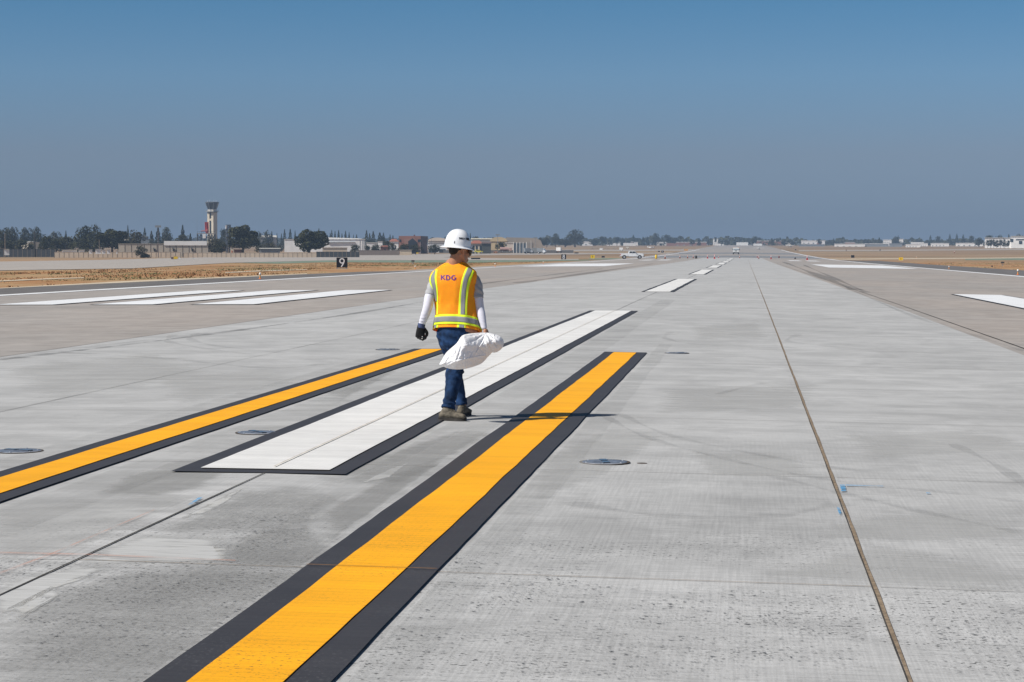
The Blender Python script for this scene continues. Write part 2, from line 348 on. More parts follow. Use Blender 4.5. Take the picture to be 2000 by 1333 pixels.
rpx([(1860, 870), (1960, 920), (2040, 990)], .12); rpx([(900, 560), (1080, 537), (1180, 525)], .5, RUB2); rpx([(1010, 553), (1120, 538), (1280, 515)], .9, RUB2); rpx([(0, 704), (400, 655), (700, 612), (900, 578)], .25, RUB2); rpx([(1530, 512), (1590, 535), (1680, 570)], .8, RUB2); rpx([(1570, 518), (1620, 540), (1700, 575)], .4, RUB2)
rpx([(0, 700), (200, 676), (420, 650)], .14); rpx([(1650, 560), (1760, 610), (1900, 655), (2010, 690)], .15); rpx([(1620, 548), (1740, 600), (1860, 640)], .15)
# stains and weathering patches with ragged edges; attribute "fade" runs from 1 inside to 0 at the rim
def stain(name, dark, pale, alpha, sx, sy, speck):
    t = NT(name); at_ = t.n.new('ShaderNodeAttribute'); at_.attribute_name = 'fade'; out = t.n['Material Output']
    e = t.math('ADD', at_.outputs['Fac'], t.math('MULTIPLY', t.math('SUBTRACT', t.noise(t.mapv((sx, sy, 1)), 1, 6, .68, .3), .5), 2.2))
    a = t.math('MULTIPLY', t.rng(e, .15, .95), alpha)
    if speck < 0:
        n1 = t.rng(t.noise(t.mapv((30, 34, 1)), 1, 3, .55), .615, .665); n2 = t.rng(t.noise(t.mapv((62, 75, 1)), 1, 2, .5), .62, .68); c = t.mix(n1, dark, dark); cl = t.rng(t.noise(t.mapv((3, 3, 1)), 1, 4, .6), .35, .62, .15, 1)
        a = t.math('MULTIPLY', t.math('MULTIPLY', a, cl), t.math('MAXIMUM', n1, t.math('MULTIPLY', n2, .7)))
    elif speck: c = t.mix(t.rng(t.noise(t.mapv((42, 50, 1)), 1, 3, .6), .52, .60), pale, dark); a = t.math('MULTIPLY', a, t.rng(t.noise(t.mapv((30, 34, 1), .5), 1, 4, .6), speck, speck+.12, .25, 1))
    else: c = t.mix(t.rng(t.noise(t.mapv((2, 50, 1)), 1, 3, .6), .3, .7), dark, pale)
    t.link(c, t.b.inputs['Base Color']); t.b.inputs['Roughness'].default_value = .9; t.b.inputs['Specular IOR Level'].default_value = .2
    tr = t.n.new('ShaderNodeBsdfTransparent'); ms = t.n.new('ShaderNodeMixShader'); t.link(a, ms.inputs[0]); t.link(tr.outputs[0], ms.inputs[1]); t.link(t.b.outputs[0], ms.inputs[2]); t.link(ms.outputs[0], out.inputs[0]); return t.m
CHALK = stain('chalky_residue', (.44, .44, .43), (.56, .56, .55), .85, 2.2, 9, 0); CHALKW = stain('faint_chalky_residue', (.42, .42, .41), (.50, .50, .49), .34, 1.2, 6, 0)
WORN = stain('rough_worn_concrete', (.15, .15, .15), (.30, .298, .288), .27, 3, 4, .34); PITS = stain('pitted_concrete', (.045, .05, .06), (.33, .33, .325), .8, 2, 2.5, -1); SMOOTH = stain('smooth_grey_film', (.27, .27, .262), (.31, .31, .30), .38, 1.5, 2, 0)
SK = [0]
def patch(name, pts, m):
    P = [Vector(tuple(at(*p)[0][:2])) for p in pts]; c = sum(P, Vector((0, 0)))/len(P); SK[0] += 1; z = .0050+.00035*(SK[0] % 9); n = len(P); v = []; fd = []
    Q = [P[i].lerp(P[(i+1) % n], k/4) for i in range(n) for k in range(4)]; n *= 4
    for s_, f_ in ((1.12, 0), (.92, .45), (.70, .9), (.35, 1)):
        for p in Q: q = c+(p-c)*s_; v.append((q.x, q.y, g(q.x, q.y)+z)); fd.append(f_)
    v.append((c.x, c.y, g(c.x, c.y)+z)); fd.append(1); F_ = [(k*n+i, k*n+(i+1) % n, (k+1)*n+(i+1) % n, (k+1)*n+i) for k in range(3) for i in range(n)]+[(3*n+i, 3*n+(i+1) % n, 4*n) for i in range(n)]
    o = MB().add(v, F_).build(name, m, fix=False); a = o.data.attributes.new('fade', 'FLOAT', 'POINT'); a.data.foreach_set('value', fd); o['kind'] = 'structure'
for p in ([(390, 985), (480, 953), (452, 975), (420, 998), (350, 1018)], [(290, 1048), (420, 1052), (458, 1080), (452, 1098), (190, 1106), (150, 1102), (230, 1060)], [(60, 1125), (210, 1103), (180, 1130), (110, 1150), (60, 1188), (-20, 1215), (-20, 1155)], [(20, 1195), (110, 1150), (120, 1165), (40, 1215)], [(700, 948), (760, 918), (800, 905), (760, 935)]): patch('chalky_stain', p, CHALK)
for p in ([(-20, 1000), (150, 980), (330, 962), (385, 968), (300, 1012), (150, 1082), (-20, 1105)], [(640, 948), (780, 905), (920, 835), (960, 838), (880, 890), (740, 945)], [(1050, 900), (1200, 830), (1300, 850), (1180, 930), (1040, 985)], [(1640, 1010), (1900, 1000), (2030, 1045), (1800, 1062), (1600, 1050)],
          [(1480, 1125), (1700, 1062), (2030, 1130), (1950, 1160)], [(230, 940), (330, 905), (420, 890), (330, 930), (200, 962)], [(1300, 760), (1600, 750), (1560, 800), (1280, 810)], [(1650, 850), (1900, 840), (2030, 880), (1700, 900)], [(0, 720), (300, 690), (420, 730), (100, 790)], [(950, 700), (1100, 660), (1180, 650), (1000, 740)],
          [(1350, 880), (1560, 890), (1600, 930), (1380, 935)], [(1350, 640), (1480, 630), (1500, 660), (1360, 665)], [(300, 740), (520, 720), (600, 745), (350, 790)]): patch('chalky_stain', p, CHALKW)
for p in ([(470, 962), (560, 950), (690, 965), (640, 1000), (600, 1035), (480, 1050), (310, 1042), (375, 1010)], [(480, 1040), (600, 1030), (640, 1060), (650, 1095), (560, 1118), (450, 1100), (430, 1070)], [(-20, 1225), (120, 1152), (240, 1112), (450, 1104), (640, 1112), (540, 1185), (350, 1340), (-20, 1340)]): patch('worn_patch', p, WORN)
for p in ([(-20, 1225), (120, 1152), (240, 1112), (450, 1104), (640, 1112), (540, 1185), (350, 1340), (-20, 1340)], [(830, 1075), (1050, 1040), (1180, 1110), (1010, 1200), (880, 1290), (690, 1340), (640, 1340)], [(1000, 1130), (1660, 1150), (1740, 1340), (900, 1340)], [(1780, 1180), (2030, 1190), (2030, 1340), (1850, 1340)], [(440, 1000), (640, 980), (600, 1090), (420, 1090)], [(-20, 1075), (90, 1095), (60, 1125), (-20, 1150)]): patch('pitted_patch', p, PITS)
for p in ([(185, 968), (250, 930), (395, 910), (440, 925), (400, 952), (290, 976)], [(620, 1010), (760, 930), (860, 905), (730, 1000), (640, 1065)], [(600, 935), (900, 840), (960, 850), (760, 960)], [(600, 760), (760, 700), (830, 695), (660, 790)]): patch('smooth_film', p, SMOOTH)
# painted markings
def boxed(name, xa, xb, ya, yb, m, bw=.155, ends=True, wob=.004):
    if bw:
        if ends: band('marking_border', xa-bw, xb+bw, ya-bw*1.2, yb+bw*1.2, .015, BLACK, wob)
        else:
            band('marking_border', xa-bw, xa, ya, yb, .015, BLACK, wob); band('marking_border', xb, xb+bw, ya, yb, .015, BLACK, wob)
    band(name, xa, xb, ya, yb, .020, m, wob)
boxed('centreline_stripe', -.50, .415, 13.5, 50.3, WHITE)
y = 74.6
while y < 470:
    boxed('centreline_stripe', -.457, .457, y, y+36.6, WHITE, ends=False, wob=.01 if y < 200 else 0); y += 61
boxed('yellow_stripe', 1.307, 1.645, 2.5, 30.0, YELLOW); boxed('yellow_stripe', -1.695, -1.365, 3, 30.4, YELLOW)
band('pavement_joint', -.006, .006, 13.6, 50.3, .0235, mat('cracked_paint', (.48, .44, .38), .9, .3, 6), .0012, .4)
sheet('pavement_joint', [(1.155, 9.45), (1.797, 9.45), (1.797, 9.459), (1.155, 9.459)], .0235, mat('joint_in_paint', (.30, .14, .03), .9, .3, 9))
band('edge_line', XL-.45, XL+.45, 2, 1200, .012, WHITE2, 0); band('edge_line', XR-.45, XR+.45, 2, 1200, .012, WHITE2, 0)
for sx in (-1, 1):
    for k in range(3):
        a = (11.38 if sx > 0 else 11.02)+k*3.05; x0, x1 = sorted((sx*a, sx*(a+1.83)))
        o = boxed('touchdown_bar', x0, x1, 57, 79.6, WHITE2, .12, False, .006)
    x0, x1 = sorted((sx*12.6, sx*22.6)); sheet('aiming_point_bar', [(x0, 226), (x1, 226), (x1, 288), (x0, 288)], .02, WHITE2)
    for k in range(2):
        a = 12+k*3.6; x0, x1 = sorted((sx*a, sx*(a+2.4))); sheet('touchdown_bar', [(x0, 395), (x1, 395), (x1, 425), (x0, 425)], .02, WHITE2)
BLUE = film('blue_chalk', (.03, .28, .55), .75, 6, 12)
for p in ([(1640, 951), (1650, 951), (1653, 963), (1643, 964)], [(1634, 995), (1639, 995), (1644, 1009), (1639, 1010)], [(388, 976), (396, 976), (372, 991), (366, 991)], [(1652, 951), (1725, 953), (1725, 954.2), (1652, 952.4)], [(1809, 966), (1817, 967), (1817, 968.5), (1809, 968)]):
    sheetpx('chalk_mark', p, .014, BLUE)
ORC = film('orange_chalk', (.55, .20, .10), .30, 3, 5)
sheetpx('chalk_mark', [(-10, 1127), (100, 1086), (300, 1000), (302, 1001), (102, 1088), (-10, 1131)], .0142, ORC)
sheetpx('chalk_mark', [(-10, 1083), (460, 1099), (460, 1101), (-10, 1086)], .0137, ORC)
# taxiways, green paint, dirt strips
sheetpx('taxiway', [(-80, 512.8), (0, 511.2), (440, 501.8), (640, 499), (780, 497), (1080, 494.8), (1330, 493.5), (1330, 495), (1080, 497.6), (940, 498.6), (865, 503), (1130, 506), (1130, 507.8), (960, 508.5), (640, 509), (440, 514), (260, 524.5), (0, 528.5), (-80, 530)], 0, TAXI)
GREEN = mat('green_ground_paint', (.17, .215, .155), .9, .35, .3)
sheetpx('painted_grass_strip', [(470, 513.4), (640, 509), (960, 508.6), (1150, 507.5), (1150, 509), (960, 512.8), (640, 512.3), (540, 515)], -.02, GREEN)
sheetpx('painted_grass_strip', [(1150, 505), (1230, 504), (1230, 506.5), (1150, 507)], -.02, GREEN)
sheetpx('painted_grass_strip', [(1885, 506), (2060, 504), (2060, 508), (1885, 508)], -.02, GREEN)
DIRT = mat('pale_dirt', (.50, .42, .31), .95, .2, .5)
sheetpx('dirt_track', [(-60, 550), (0, 547.5), (90, 543.5), (165, 541.5), (165, 543), (90, 545.5), (0, 549.5), (-60, 552)], -.02, DIRT)
sheetpx('dirt_track', [(440, 531.5), (520, 527.5), (600, 526), (600, 527), (520, 529.5), (440, 533)], -.02, DIRT)
sheetpx('dirt_track', [(1620, 505.5), (1740, 504.8), (2060, 502.5), (2060, 504), (1890, 505.6), (1740, 506.6), (1620, 507)], -.02, DIRT)
sheetpx('service_road', [(1560, 489), (2060, 486), (2060, 488), (1560, 491)], -.02, TAXI)
sheetpx('service_road', [(1000, 488), (1400, 487), (1400, 489.5), (1000, 490.5)], -.02, TAXI)
sheetpx('shoulder_dirt', [(-60, 573), (0, 566.5), (260, 551), (600, 536), (600, 534), (260, 548), (0, 562), (-60, 567)], -.015, DIRT)
def tufts():
    mb = MB(); rs = random.Random(3)
    for _ in range(5200):
        if rs.random() < .8: y = rs.uniform(78, 380); x = rs.uniform(-70, XL-9)
        else: y = rs.uniform(180, 420); x = rs.uniform(XR+11, 75)
        cl = noise.noise(Vector((x*.12, y*.03, 0)))
        if cl < rs.uniform(-.3, .15): continue
        z = g(x, y)-.05; s_ = rs.uniform(.04, .13)*(1+max(0, cl))
        for _k in range(6):
            a = rs.uniform(0, 6.28); d = rs.uniform(0, .35); bx, by = x+math.cos(a)*d*1.6, y+math.sin(a)*d
            q = rs.uniform(0, 6.28); w = rs.uniform(.03, .08); h = s_*rs.uniform(.5, 1.2); lx, ly = rs.uniform(-.1, .1), rs.uniform(-.1, .1)
            mb.add([(bx-w*math.cos(q), by-w*math.sin(q), z), (bx+w*math.cos(q), by+w*math.sin(q), z), (bx+lx, by+ly, z+h)], [(0, 1, 2)])
    t = NT('dry_grass'); c = t.mix(t.rng(t.noise(t.mapv((.08, .04, 1)), 1, 3), .42, .58), (.34, .19, .085), (.14, .15, .06))
    t.link(c, t.b.inputs['Base Color']); t.b.inputs['Roughness'].default_value = .9
    o = mb.build('dry_grass', t.m, fix=False); tag(o, 'dry brown and green grass tufts on the strips beside the runway', 'grass', kind='stuff')
tufts()
# ------------------------------------------------------------------ in-pavement lights
STEEL = mat('galvanised_steel', (.20, .23, .28), .5, .35, 20, metal=.5); BRIGHT = mat('bare_metal_rim', (.60, .61, .63), .4, .2, 12, metal=.6)
RUST = mat('dark_rusty_gap', (.07, .055, .045), .9, .4, 25)
def light_fixture():
    t = thing('runway_light', '', 'runway light')
    MB().lathe([(.188, .004), (.188, .0055), (.168, .006)], 40).build('seal_ring', RUST, t)
    MB().lathe([(.168, .0045), (.166, .0075), (.14, .009), (.09, .011), (0.001, .0125)], 40).build('cover_plate', STEEL, t, True)
    for a in range(6):
        q = a*math.pi/3+.3; MB().cyl((.148*math.cos(q), .148*math.sin(q), .006), (.148*math.cos(q), .148*math.sin(q), .0125), .009, n=8).build('bolt', BRIGHT, t)
    for s_ in (-1, 1):
        b = MB(); b.prism([(-.03, .008), (.03, .008), (.024, .0165), (-.024, .0165)], .02*s_ if s_ > 0 else -.12, .12 if s_ > 0 else -.02); b.build('lens_channel', mat('dark_glass', (.05, .06, .08), .15, .1, 5), t)
    r = MB()
    for i in range(14):
        a0, a1 = 3.6+i*.13, 3.6+(i+1)*.13
        r.add([(.166*math.cos(a0), .166*math.sin(a0), .0105), (.166*math.cos(a1), .166*math.sin(a1), .0105), (.174*math.cos(a1), .174*math.sin(a1), .0065), (.174*math.cos(a0), .174*math.sin(a0), .0065)], [(0, 1, 2, 3)])
    r.build('rim', BRIGHT, t)
    return t
L0 = light_fixture()
for k, (px, row, lab) in enumerate([(1181, 905, 'large round steel runway light right of the yellow stripe, nearest the camera'), (503, 847, 'steel runway light between the left yellow stripe and the white stripe'),
        (36, 883, 'steel runway light at the left edge of the picture beside the yellow stripe'), (757, 684, 'small distant steel runway light beyond the end of the left yellow stripe'), (1322, 691, 'small distant steel runway light right of the far end of the yellow stripe')]):
    o = L0 if k == 0 else copy_tree(L0); o.location = at(px, row)[0]+Vector((0, 0, .004)); o.rotation_euler.z = k*.5+.2; tag(o, lab, 'runway light', 'steel lights set into the runway')
p, _ = at(1254, 906.5); o = MB().lathe([(.038, .004), (.038, .006), (.02, .008)], 16).build('survey_marker', RUST); o.location = p; tag(o, 'small round metal marker just right of the nearest runway light', 'marker')
# ------------------------------------------------------------------ vegetation prototypes
def leaf_mat(name, a, b):
    t = NT(name); c = t.mix(t.rng(t.noise(t.mapv((5, 5, 5)), 1, 5, .7), .35, .65), a, b)
    oi = t.n.new('ShaderNodeObjectInfo'); c = t.mix(t.math('MULTIPLY', oi.outputs['Random'], .35), c, (.09, .085, .05))
    t.link(c, t.b.inputs['Base Color']); t.b.inputs['Roughness'].default_value = .8; t.b.inputs['Specular IOR Level'].default_value = .15; MATS[name] = t.m; return t.m
LEAF = leaf_mat('green_foliage', (.018, .024, .009), (.064, .062, .020)); LEAFD = leaf_mat('conifer_foliage', (.016, .026, .014), (.042, .055, .026)); LEAFO = leaf_mat('olive_foliage', (.035, .036, .020), (.10, .09, .045))
BARK = mat('bark', (.12, .085, .06), .9, .3, 20)
def crown(kind, seed, n):
    """unit-high crown of small leaf clumps; width about one"""
    rs = random.Random(seed); mb = MB(); pts = []
    if kind == 'round':
        blobs = []
        for _ in range(26):
            a = rs.uniform(0, 6.28); r = rs.uniform(.05, .33); z = rs.uniform(.30, .86); r *= math.sqrt(max(.1, 1-((z-.55)/.42)**2)); blobs.append((r*math.cos(a)*1.1, r*math.sin(a)*1.1, z, rs.uniform(.09, .17)))
        for _ in range(n):
            bx, by, bz, br = rs.choice(blobs); d = Vector((rs.gauss(0, 1), rs.gauss(0, 1), rs.gauss(0, 1))).normalized()*br*rs.uniform(.75, 1.06); pts.append((Vector((bx, by, bz))+d, .028))
    elif kind == 'tall':
        blobs = [(rs.uniform(-.26, .26), rs.uniform(-.26, .26), rs.uniform(.25, .55), rs.uniform(.14, .20)) for _ in range(10)]+[(-.15+rs.uniform(-.05, .05), 0, .74, .17), (.15, .05, .78+rs.uniform(-.06, .06), .18), (.02, .1, .66, .18), (-.05, -.1, .62, .17), (.2, 0, .60, .15), (rs.uniform(-.1, .1), 0, .84, .13), (-.2, 0, .56, .15)]
        for _ in range(n):
            bx, by, bz, br = rs.choice(blobs); d = Vector((rs.gauss(0, 1), rs.gauss(0, 1), rs.gauss(0, .8))).normalized()*br*rs.uniform(.6, 1.08); pts.append((Vector((bx, by, bz))+d, .028))
    elif kind == 'conifer':
        for _ in range(n):
            z = rs.uniform(.06, 1)**.9; tier = .82+.18*math.sin(z*34+rs.uniform(-.5, .5)); r = (1-z)**.75*.46*tier*rs.uniform(.55, 1.08)+.012; a = rs.uniform(0, 6.28)
            pts.append((Vector((r*math.cos(a), r*math.sin(a), z-.05*r)), .020+.02*(1-z)))
    for p, s_ in pts:
        q = Vector((rs.gauss(0, 1), rs.gauss(0, 1), rs.gauss(0, 1)+.8)).normalized(); x = q.orthogonal().normalized(); y_ = q.cross(x); s2 = s_*rs.uniform(.6, 1.4)
        mb.add([p-x*s2, p+y_*s2*.7, p+x*s2, p-y_*s2*.7], [(0, 1, 2, 3)])
    return mb.mesh('crown')
def trunk_mesh(kind, seed):
    rs = random.Random(seed); mb = MB()
    if kind == 'conifer': mb.cyl((0, 0, 0), (0, 0, .95), .025, .005, 6)
    else:
        mb.cyl((0, 0, 0), (0, 0, .35), .035, .025, 7)
        for k in range(5):
            a = k*1.3+rs.random(); mb.cyl((0, 0, .28), (.2*math.cos(a), .2*math.sin(a), .6), .02, .007, 5)
    return mb.mesh('trunk')
PROTO = {}
for kind, ns in (('round', 2200), ('tall', 2000), ('conifer', 1500)):
    PROTO[kind] = [(crown(kind, 11*k+5, ns), trunk_mesh(kind, k)) for k in range(3)]
PROTO['big'] = [(crown('round', 91+k, 7000), trunk_mesh('round', k)) for k in range(2)]
for K, L in PROTO.items():
    for c, t in L:
        t.materials.append(BARK)
def tree(kind, px, top, w, D, label, group=None, m=None, sink=0):
    p, h = far(px, D); H = ztop(top, D)-p.z+sink; k = random.Random(px*7+top).randrange(len(PROTO[kind]))
    cm, tm = PROTO[kind][k]; key = (cm.name, (m or (LEAFD if kind == 'conifer' else LEAF)).name)
    if key not in PROTO:
        me = cm.copy(); me.materials.clear(); me.materials.append(m or (LEAFD if kind == 'conifer' else LEAF)); PROTO[key] = me
    wm = w/FPX*D/(.66 if kind == 'conifer' else .80 if kind == 'big' else .70)
    name = {'conifer': 'conifer_tree', 'round': 'broadleaf_tree', 'big': 'broadleaf_tree', 'tall': 'eucalyptus_tree'}[kind]
    t = thing(name, label, 'tree', (p.x, p.y, p.z-sink), random.uniform(0, 6.28), group); t.scale = (wm, wm, max(H, .5))
    c = bpy.data.objects.new('crown', PROTO[key]); COL.objects.link(c); c.parent = t
    if kind == 'big': c.scale = (1, 1, 1)
    q = bpy.data.objects.new('trunk', tm); COL.objects.link(q); q.parent = t
    return t
# ------------------------------------------------------------------ building helpers
def paintm(name, col, rough=.7, var=.08, vs=.4, **k): return mat(name, col, rough, var, vs, **k)
CREAM = paintm('cream_wall', (.62, .56, .46)); WWALL = paintm('white_wall', (.88, .86, .83)); TANW = paintm('tan_block', (.52, .42, .32)); BEIGE = paintm('beige_precast', (.50, .44, .36))
BRICK = paintm('red_brick', (.30, .15, .115)); REDR = paintm('red_tile_roof', (.32, .12, .08)); GREYM = paintm('grey_metal', (.25, .27, .29)); DARKG = mat('dark_window', (.03, .04, .05), .2, .1, 3)
BROWNR = paintm('brown_hangar_skin', (.36, .31, .26)); YELW = paintm('pale_yellow_skin', (.60, .47, .28)); PALE = paintm('pale_roof', (.55, .53, .48)); DARKM = mat('dark_fence_mesh', (.05, .055, .06), .8, .2, 3)
def bldg(name, label, px0, px1, top, D, depth, wm, roofm=None, roof=None, yaw=0, sink=0, cat='building', win=None, group=None, base=None, doors=None, wmat=None):
    """building whose front spans columns px0..px1; top = row of its wall top; roof = (kind, row of ridge)"""
    pc, h = far((px0+px1)/2, D); w = (px1-px0)/FPX*D; z0 = pc.z-.3 if base is None else ztop(base, D); Hh = ztop(top, D)-z0
    t = thing(name, label, cat, (pc.x, pc.y, z0), h+yaw, group); f = w/2
    MB().box(-f, f, 0, depth, 0, Hh).build('wall', wm, t)
    if roof:
        k, rr = roof; Hr = ztop(rr, D)-z0
        if k == 'gable': MB().prism([(-f-.4, Hh), (f+.4, Hh), (0, Hr)], -.4, depth+.4).build('roof', roofm, t)
        if k == 'long': MB().add([(-f-.3, -.5, Hh), (f+.3, -.5, Hh), (f+.3, depth+.5, Hh), (-f-.3, depth+.5, Hh), (-f, depth/2, Hr), (f, depth/2, Hr)], [(0, 1, 5, 4), (2, 3, 4, 5), (0, 4, 3), (1, 2, 5), (0, 3, 2, 1)]).build('roof', roofm, t)
        if k == 'arch':
            pts = [(f*1.01*math.cos(a*math.pi/14), Hh+(Hr-Hh)*math.sin(a*math.pi/14)) for a in range(15)]; MB().prism(pts, -.3, depth).build('roof', roofm, t)
        if k == 'flat': MB().box(-f-.25, f+.25, -.25, depth+.25, Hh, Hr).build('roof', roofm, t)
        if k == 'hip':
            MB().add([(-f-.5, -.5, Hh), (f+.5, -.5, Hh), (f+.5, depth+.5, Hh), (-f-.5, depth+.5, Hh), (-f*.45, depth/2, Hr), (f*.45, depth/2, Hr)], [(0, 1, 5, 4), (2, 3, 4, 5), (0, 4, 3), (1, 2, 5), (0, 3, 2, 1)]).build('roof', roofm, t)
    for (a, b, c, d) in (win or []):   # fractions of the front: x0, x1, z0, z1
        MB().box(-f+a*w, -f+b*w, -.06, .05, c*Hh, d*Hh).build('window', wmat or DARKG, t)
    for (a, b, c, d, m) in (doors or []): MB().box(-f+a*w, -f+b*w, -.08, .05, c*Hh, d*Hh).build('door', m, t)
    return t
# ------------------------------------------------------------------ control tower
def tower():
    D = 1100; p, h = far(415, D); k = D/FPX; z = lambda row: ztop(row, D)-p.z
    t = thing('control_tower', 'tall cream airport control tower with dark flared glass cab', 'tower', p, h-R(33))
    s = 1.97; CR = paintm('tower_concrete', (.60, .54, .43)); top = z(412)
    sh = MB()
    sh.box(-s, -.6, -s, s, -.5, top); sh.box(.6, s, -s, s, -.5, top); sh.box(-.6, .6, -s+.5, s, -.5, top)
    sh.box(-.6, .6, -s+.1, -s+.5, z(431.5), z(428)); sh.build('shaft', CR, t)
    MB().box(-s-.05, s+.05, -s-.05, s+.05, z(416), z(413.4)).build('shaft_head', mat('tower_dark_band', (.22, .21, .19)), t)  # dark band around the top of the shaft
    MB().box(-.58, .58, -s+.42, -s+.5, z(456), z(431.8)).build('window', DARKG, t); MB().box(-.58, .58, -s+.42, -s+.5, z(427), z(416)).build('window', DARKG, t)
    r = 2.35; MB().lathe([(r, z(413.4)), (r+.15, z(409.5))], 8).build('cab_base', mat('cab_base', (.66, .64, .60), .6, .3, 1), t)
    c = MB(); c.lathe([(2.4, z(409.5)), (2.42, z(409.3)), (3.7, z(397.2)), (3.7, z(396.8))], 8)
    cab = c.build('cab', mat('tower_glass', (.028, .048, .07), .12, .3, .5, spec=.6), t)
    for i in range(8):
        a = 2*math.pi*i/8; MB().cyl((2.45*math.cos(a), 2.45*math.sin(a), z(409.5)), (3.74*math.cos(a), 3.74*math.sin(a), z(397)), .10, n=5).build('mullion', GREYM, cab)
    MB().lathe([(3.85, z(396.8)), (3.85, z(395.4)), (3.3, z(394.8))], 8).build('roof', mat('cab_roof', (.10, .11, .12)), t)
    w = MB(); w.lathe([(3.6, z(414.4)), (3.6, z(413.4))], 8); w.build('walkway', GREYM, t)
    rl = MB()
    for i in range(8):
        a = 2*math.pi*i/8; rl.cyl((3.55*math.cos(a), 3.55*math.sin(a), z(413.4)), (3.55*math.cos(a), 3.55*math.sin(a), z(410)), .06, n=4)
        b = 2*math.pi*(i+1)/8; rl.cyl((3.55*math.cos(a), 3.55*math.sin(a), z(410.2)), (3.55*math.cos(b), 3.55*math.sin(b), z(410.2)), .05, n=4)
    rl.build('railing', GREYM, t)
    for x, hh in ((-3.0, 391), (-1.6, 390), (-.2, 392.5), (1.1, 391.5), (2.0, 390.5), (3.0, 391.5)): MB().cyl((x, 0, z(395.5)), (x, 0, z(hh)), .07, .04, 5).build('antenna', WWALL, t)
tower()
def radar():
    D = 1000; p, h = far(405, D); k = D/FPX; z = lambda row: ztop(row, D)-p.z; X = lambda px: (px-405)*k
    DS = mat('dark_steel', (.06, .065, .07), .6, .2, 2); RED = mat('red_radar_paint', (.36, .03, .025), .6, .25, 1)
    t = thing('radar_station', 'red radar antenna standing on a dark steel platform left of the control tower', 'radar', p, h)
    fr = MB()
    for px in (386, 393, 400, 408, 414, 420):
        for y in (0, 5): fr.cyl((X(px), y, 0), (X(px), y, z(456)), .32, n=5)
    for a, b in ((386, 393), (393, 400), (400, 408), (408, 414), (414, 420)):
        fr.cyl((X(a), 0, z(470)), (X(b), 0, z(458)), .2, n=4); fr.cyl((X(b), 0, z(470)), (X(a), 0, z(458)), .2, n=4); fr.cyl((X(a), 0, z(464)), (X(b), 0, z(464)), .22, n=4)
    fr.build('platform_frame', DS, t)
    MB().box(X(385), X(421), -.5, 5.5, z(457.5), z(456.3)).build('deck', mat('deck_steel', (.32, .30, .28)), t)
    MB().box(X(396), X(402), -.8, -.6, z(466), z(457.5)).build('panel', WWALL, t)
    rl = MB()
    for px in range(386, 421, 4): rl.cyl((X(px), -.4, z(456)), (X(px), -.4, z(452.5)), .05, n=4)
    rl.cyl((X(386), -.4, z(452.6)), (X(420), -.4, z(452.6)), .05, n=4); rl.build('railing', DS, t)
    MB().cyl((X(405), 2, z(456)), (X(405), 2, z(447)), .8, .6, 10).build('pedestal', RED, t)
    rd = MB()
    for i in range(8):
        a0, a1 = -.35+i*.0875, -.35+(i+1)*.0875
        rd.add([(X(404.5)+3.55*math.sin(a0)*.7, 2-2.2+2.2*math.cos(a0)*1.2, z(453)), (X(404.5)+3.55*math.sin(a1)*.7, 2-2.2+2.2*math.cos(a1)*1.2, z(453)), (X(404)+3.55*math.sin(a1)*.7, 2.6-2.2+2.2*math.cos(a1)*1.2, z(434)), (X(404)+3.55*math.sin(a0)*.7, 2.6-2.2+2.2*math.cos(a0)*1.2, z(434))], [(0, 1, 2, 3)])
    o = rd.build('reflector', RED, t); m = o.modifiers.new('s', 'SOLIDIFY'); m.thickness = .4
    MB().cyl((X(393), 1, z(452)), (X(406), 1, z(450.5)), .28, n=6).build('feed_arm', mat('pink_arm', (.45, .16, .15)), t)
    for px in (385.5, 395): MB().cyl((X(px), 3, z(456)), (X(px), 3, z(424)), .06, .03, 4).build('whip_antenna', GREYM, t)
radar()
def mast():
    D = 720; p, h = far(446, D); z = lambda row: ztop(row, D)-p.z; t = thing('lattice_mast', 'grey steel lattice mast with a white dish beside the big tree', 'mast', p, h+.4)
    ST = mat('mast_steel', (.07, .08, .10), .5, .2, 2); m = MB(); s = .62; H = z(439.5)
    for a, b in ((-s, -s), (s, -s), (s, s), (-s, s)): m.cyl((a, b, 0), (a, b, H), .14, n=4)
    n = 9
    for i in range(n):
        z0, z1 = H*i/n, H*(i+1)/n
        for (a, b), (c, d) in (((-s, -s), (s, -s)), ((s, -s), (s, s)), ((s, s), (-s, s)), ((-s, s), (-s, -s))):
            m.cyl((a, b, z0), (c, d, z1), .08, n=4); m.cyl((c, d, z0), (a, b, z1), .08, n=4); m.cyl((a, b, z1), (c, d, z1), .07, n=4)
    m.build('lattice', ST, t); MB().box(-.75, .75, -.75, .75, z(463), z(460)).build('platform', ST, t)
    MB().lathe([(.05, 0), (.45, .12), (.5, .16)], 12, c=(-1.0, -.3, z(443))).build('dish', WWALL, t); MB().box(-1.2, -.7, -.7, -.4, z(447), z(441)).build('antenna_panel', WWALL, t)
mast()
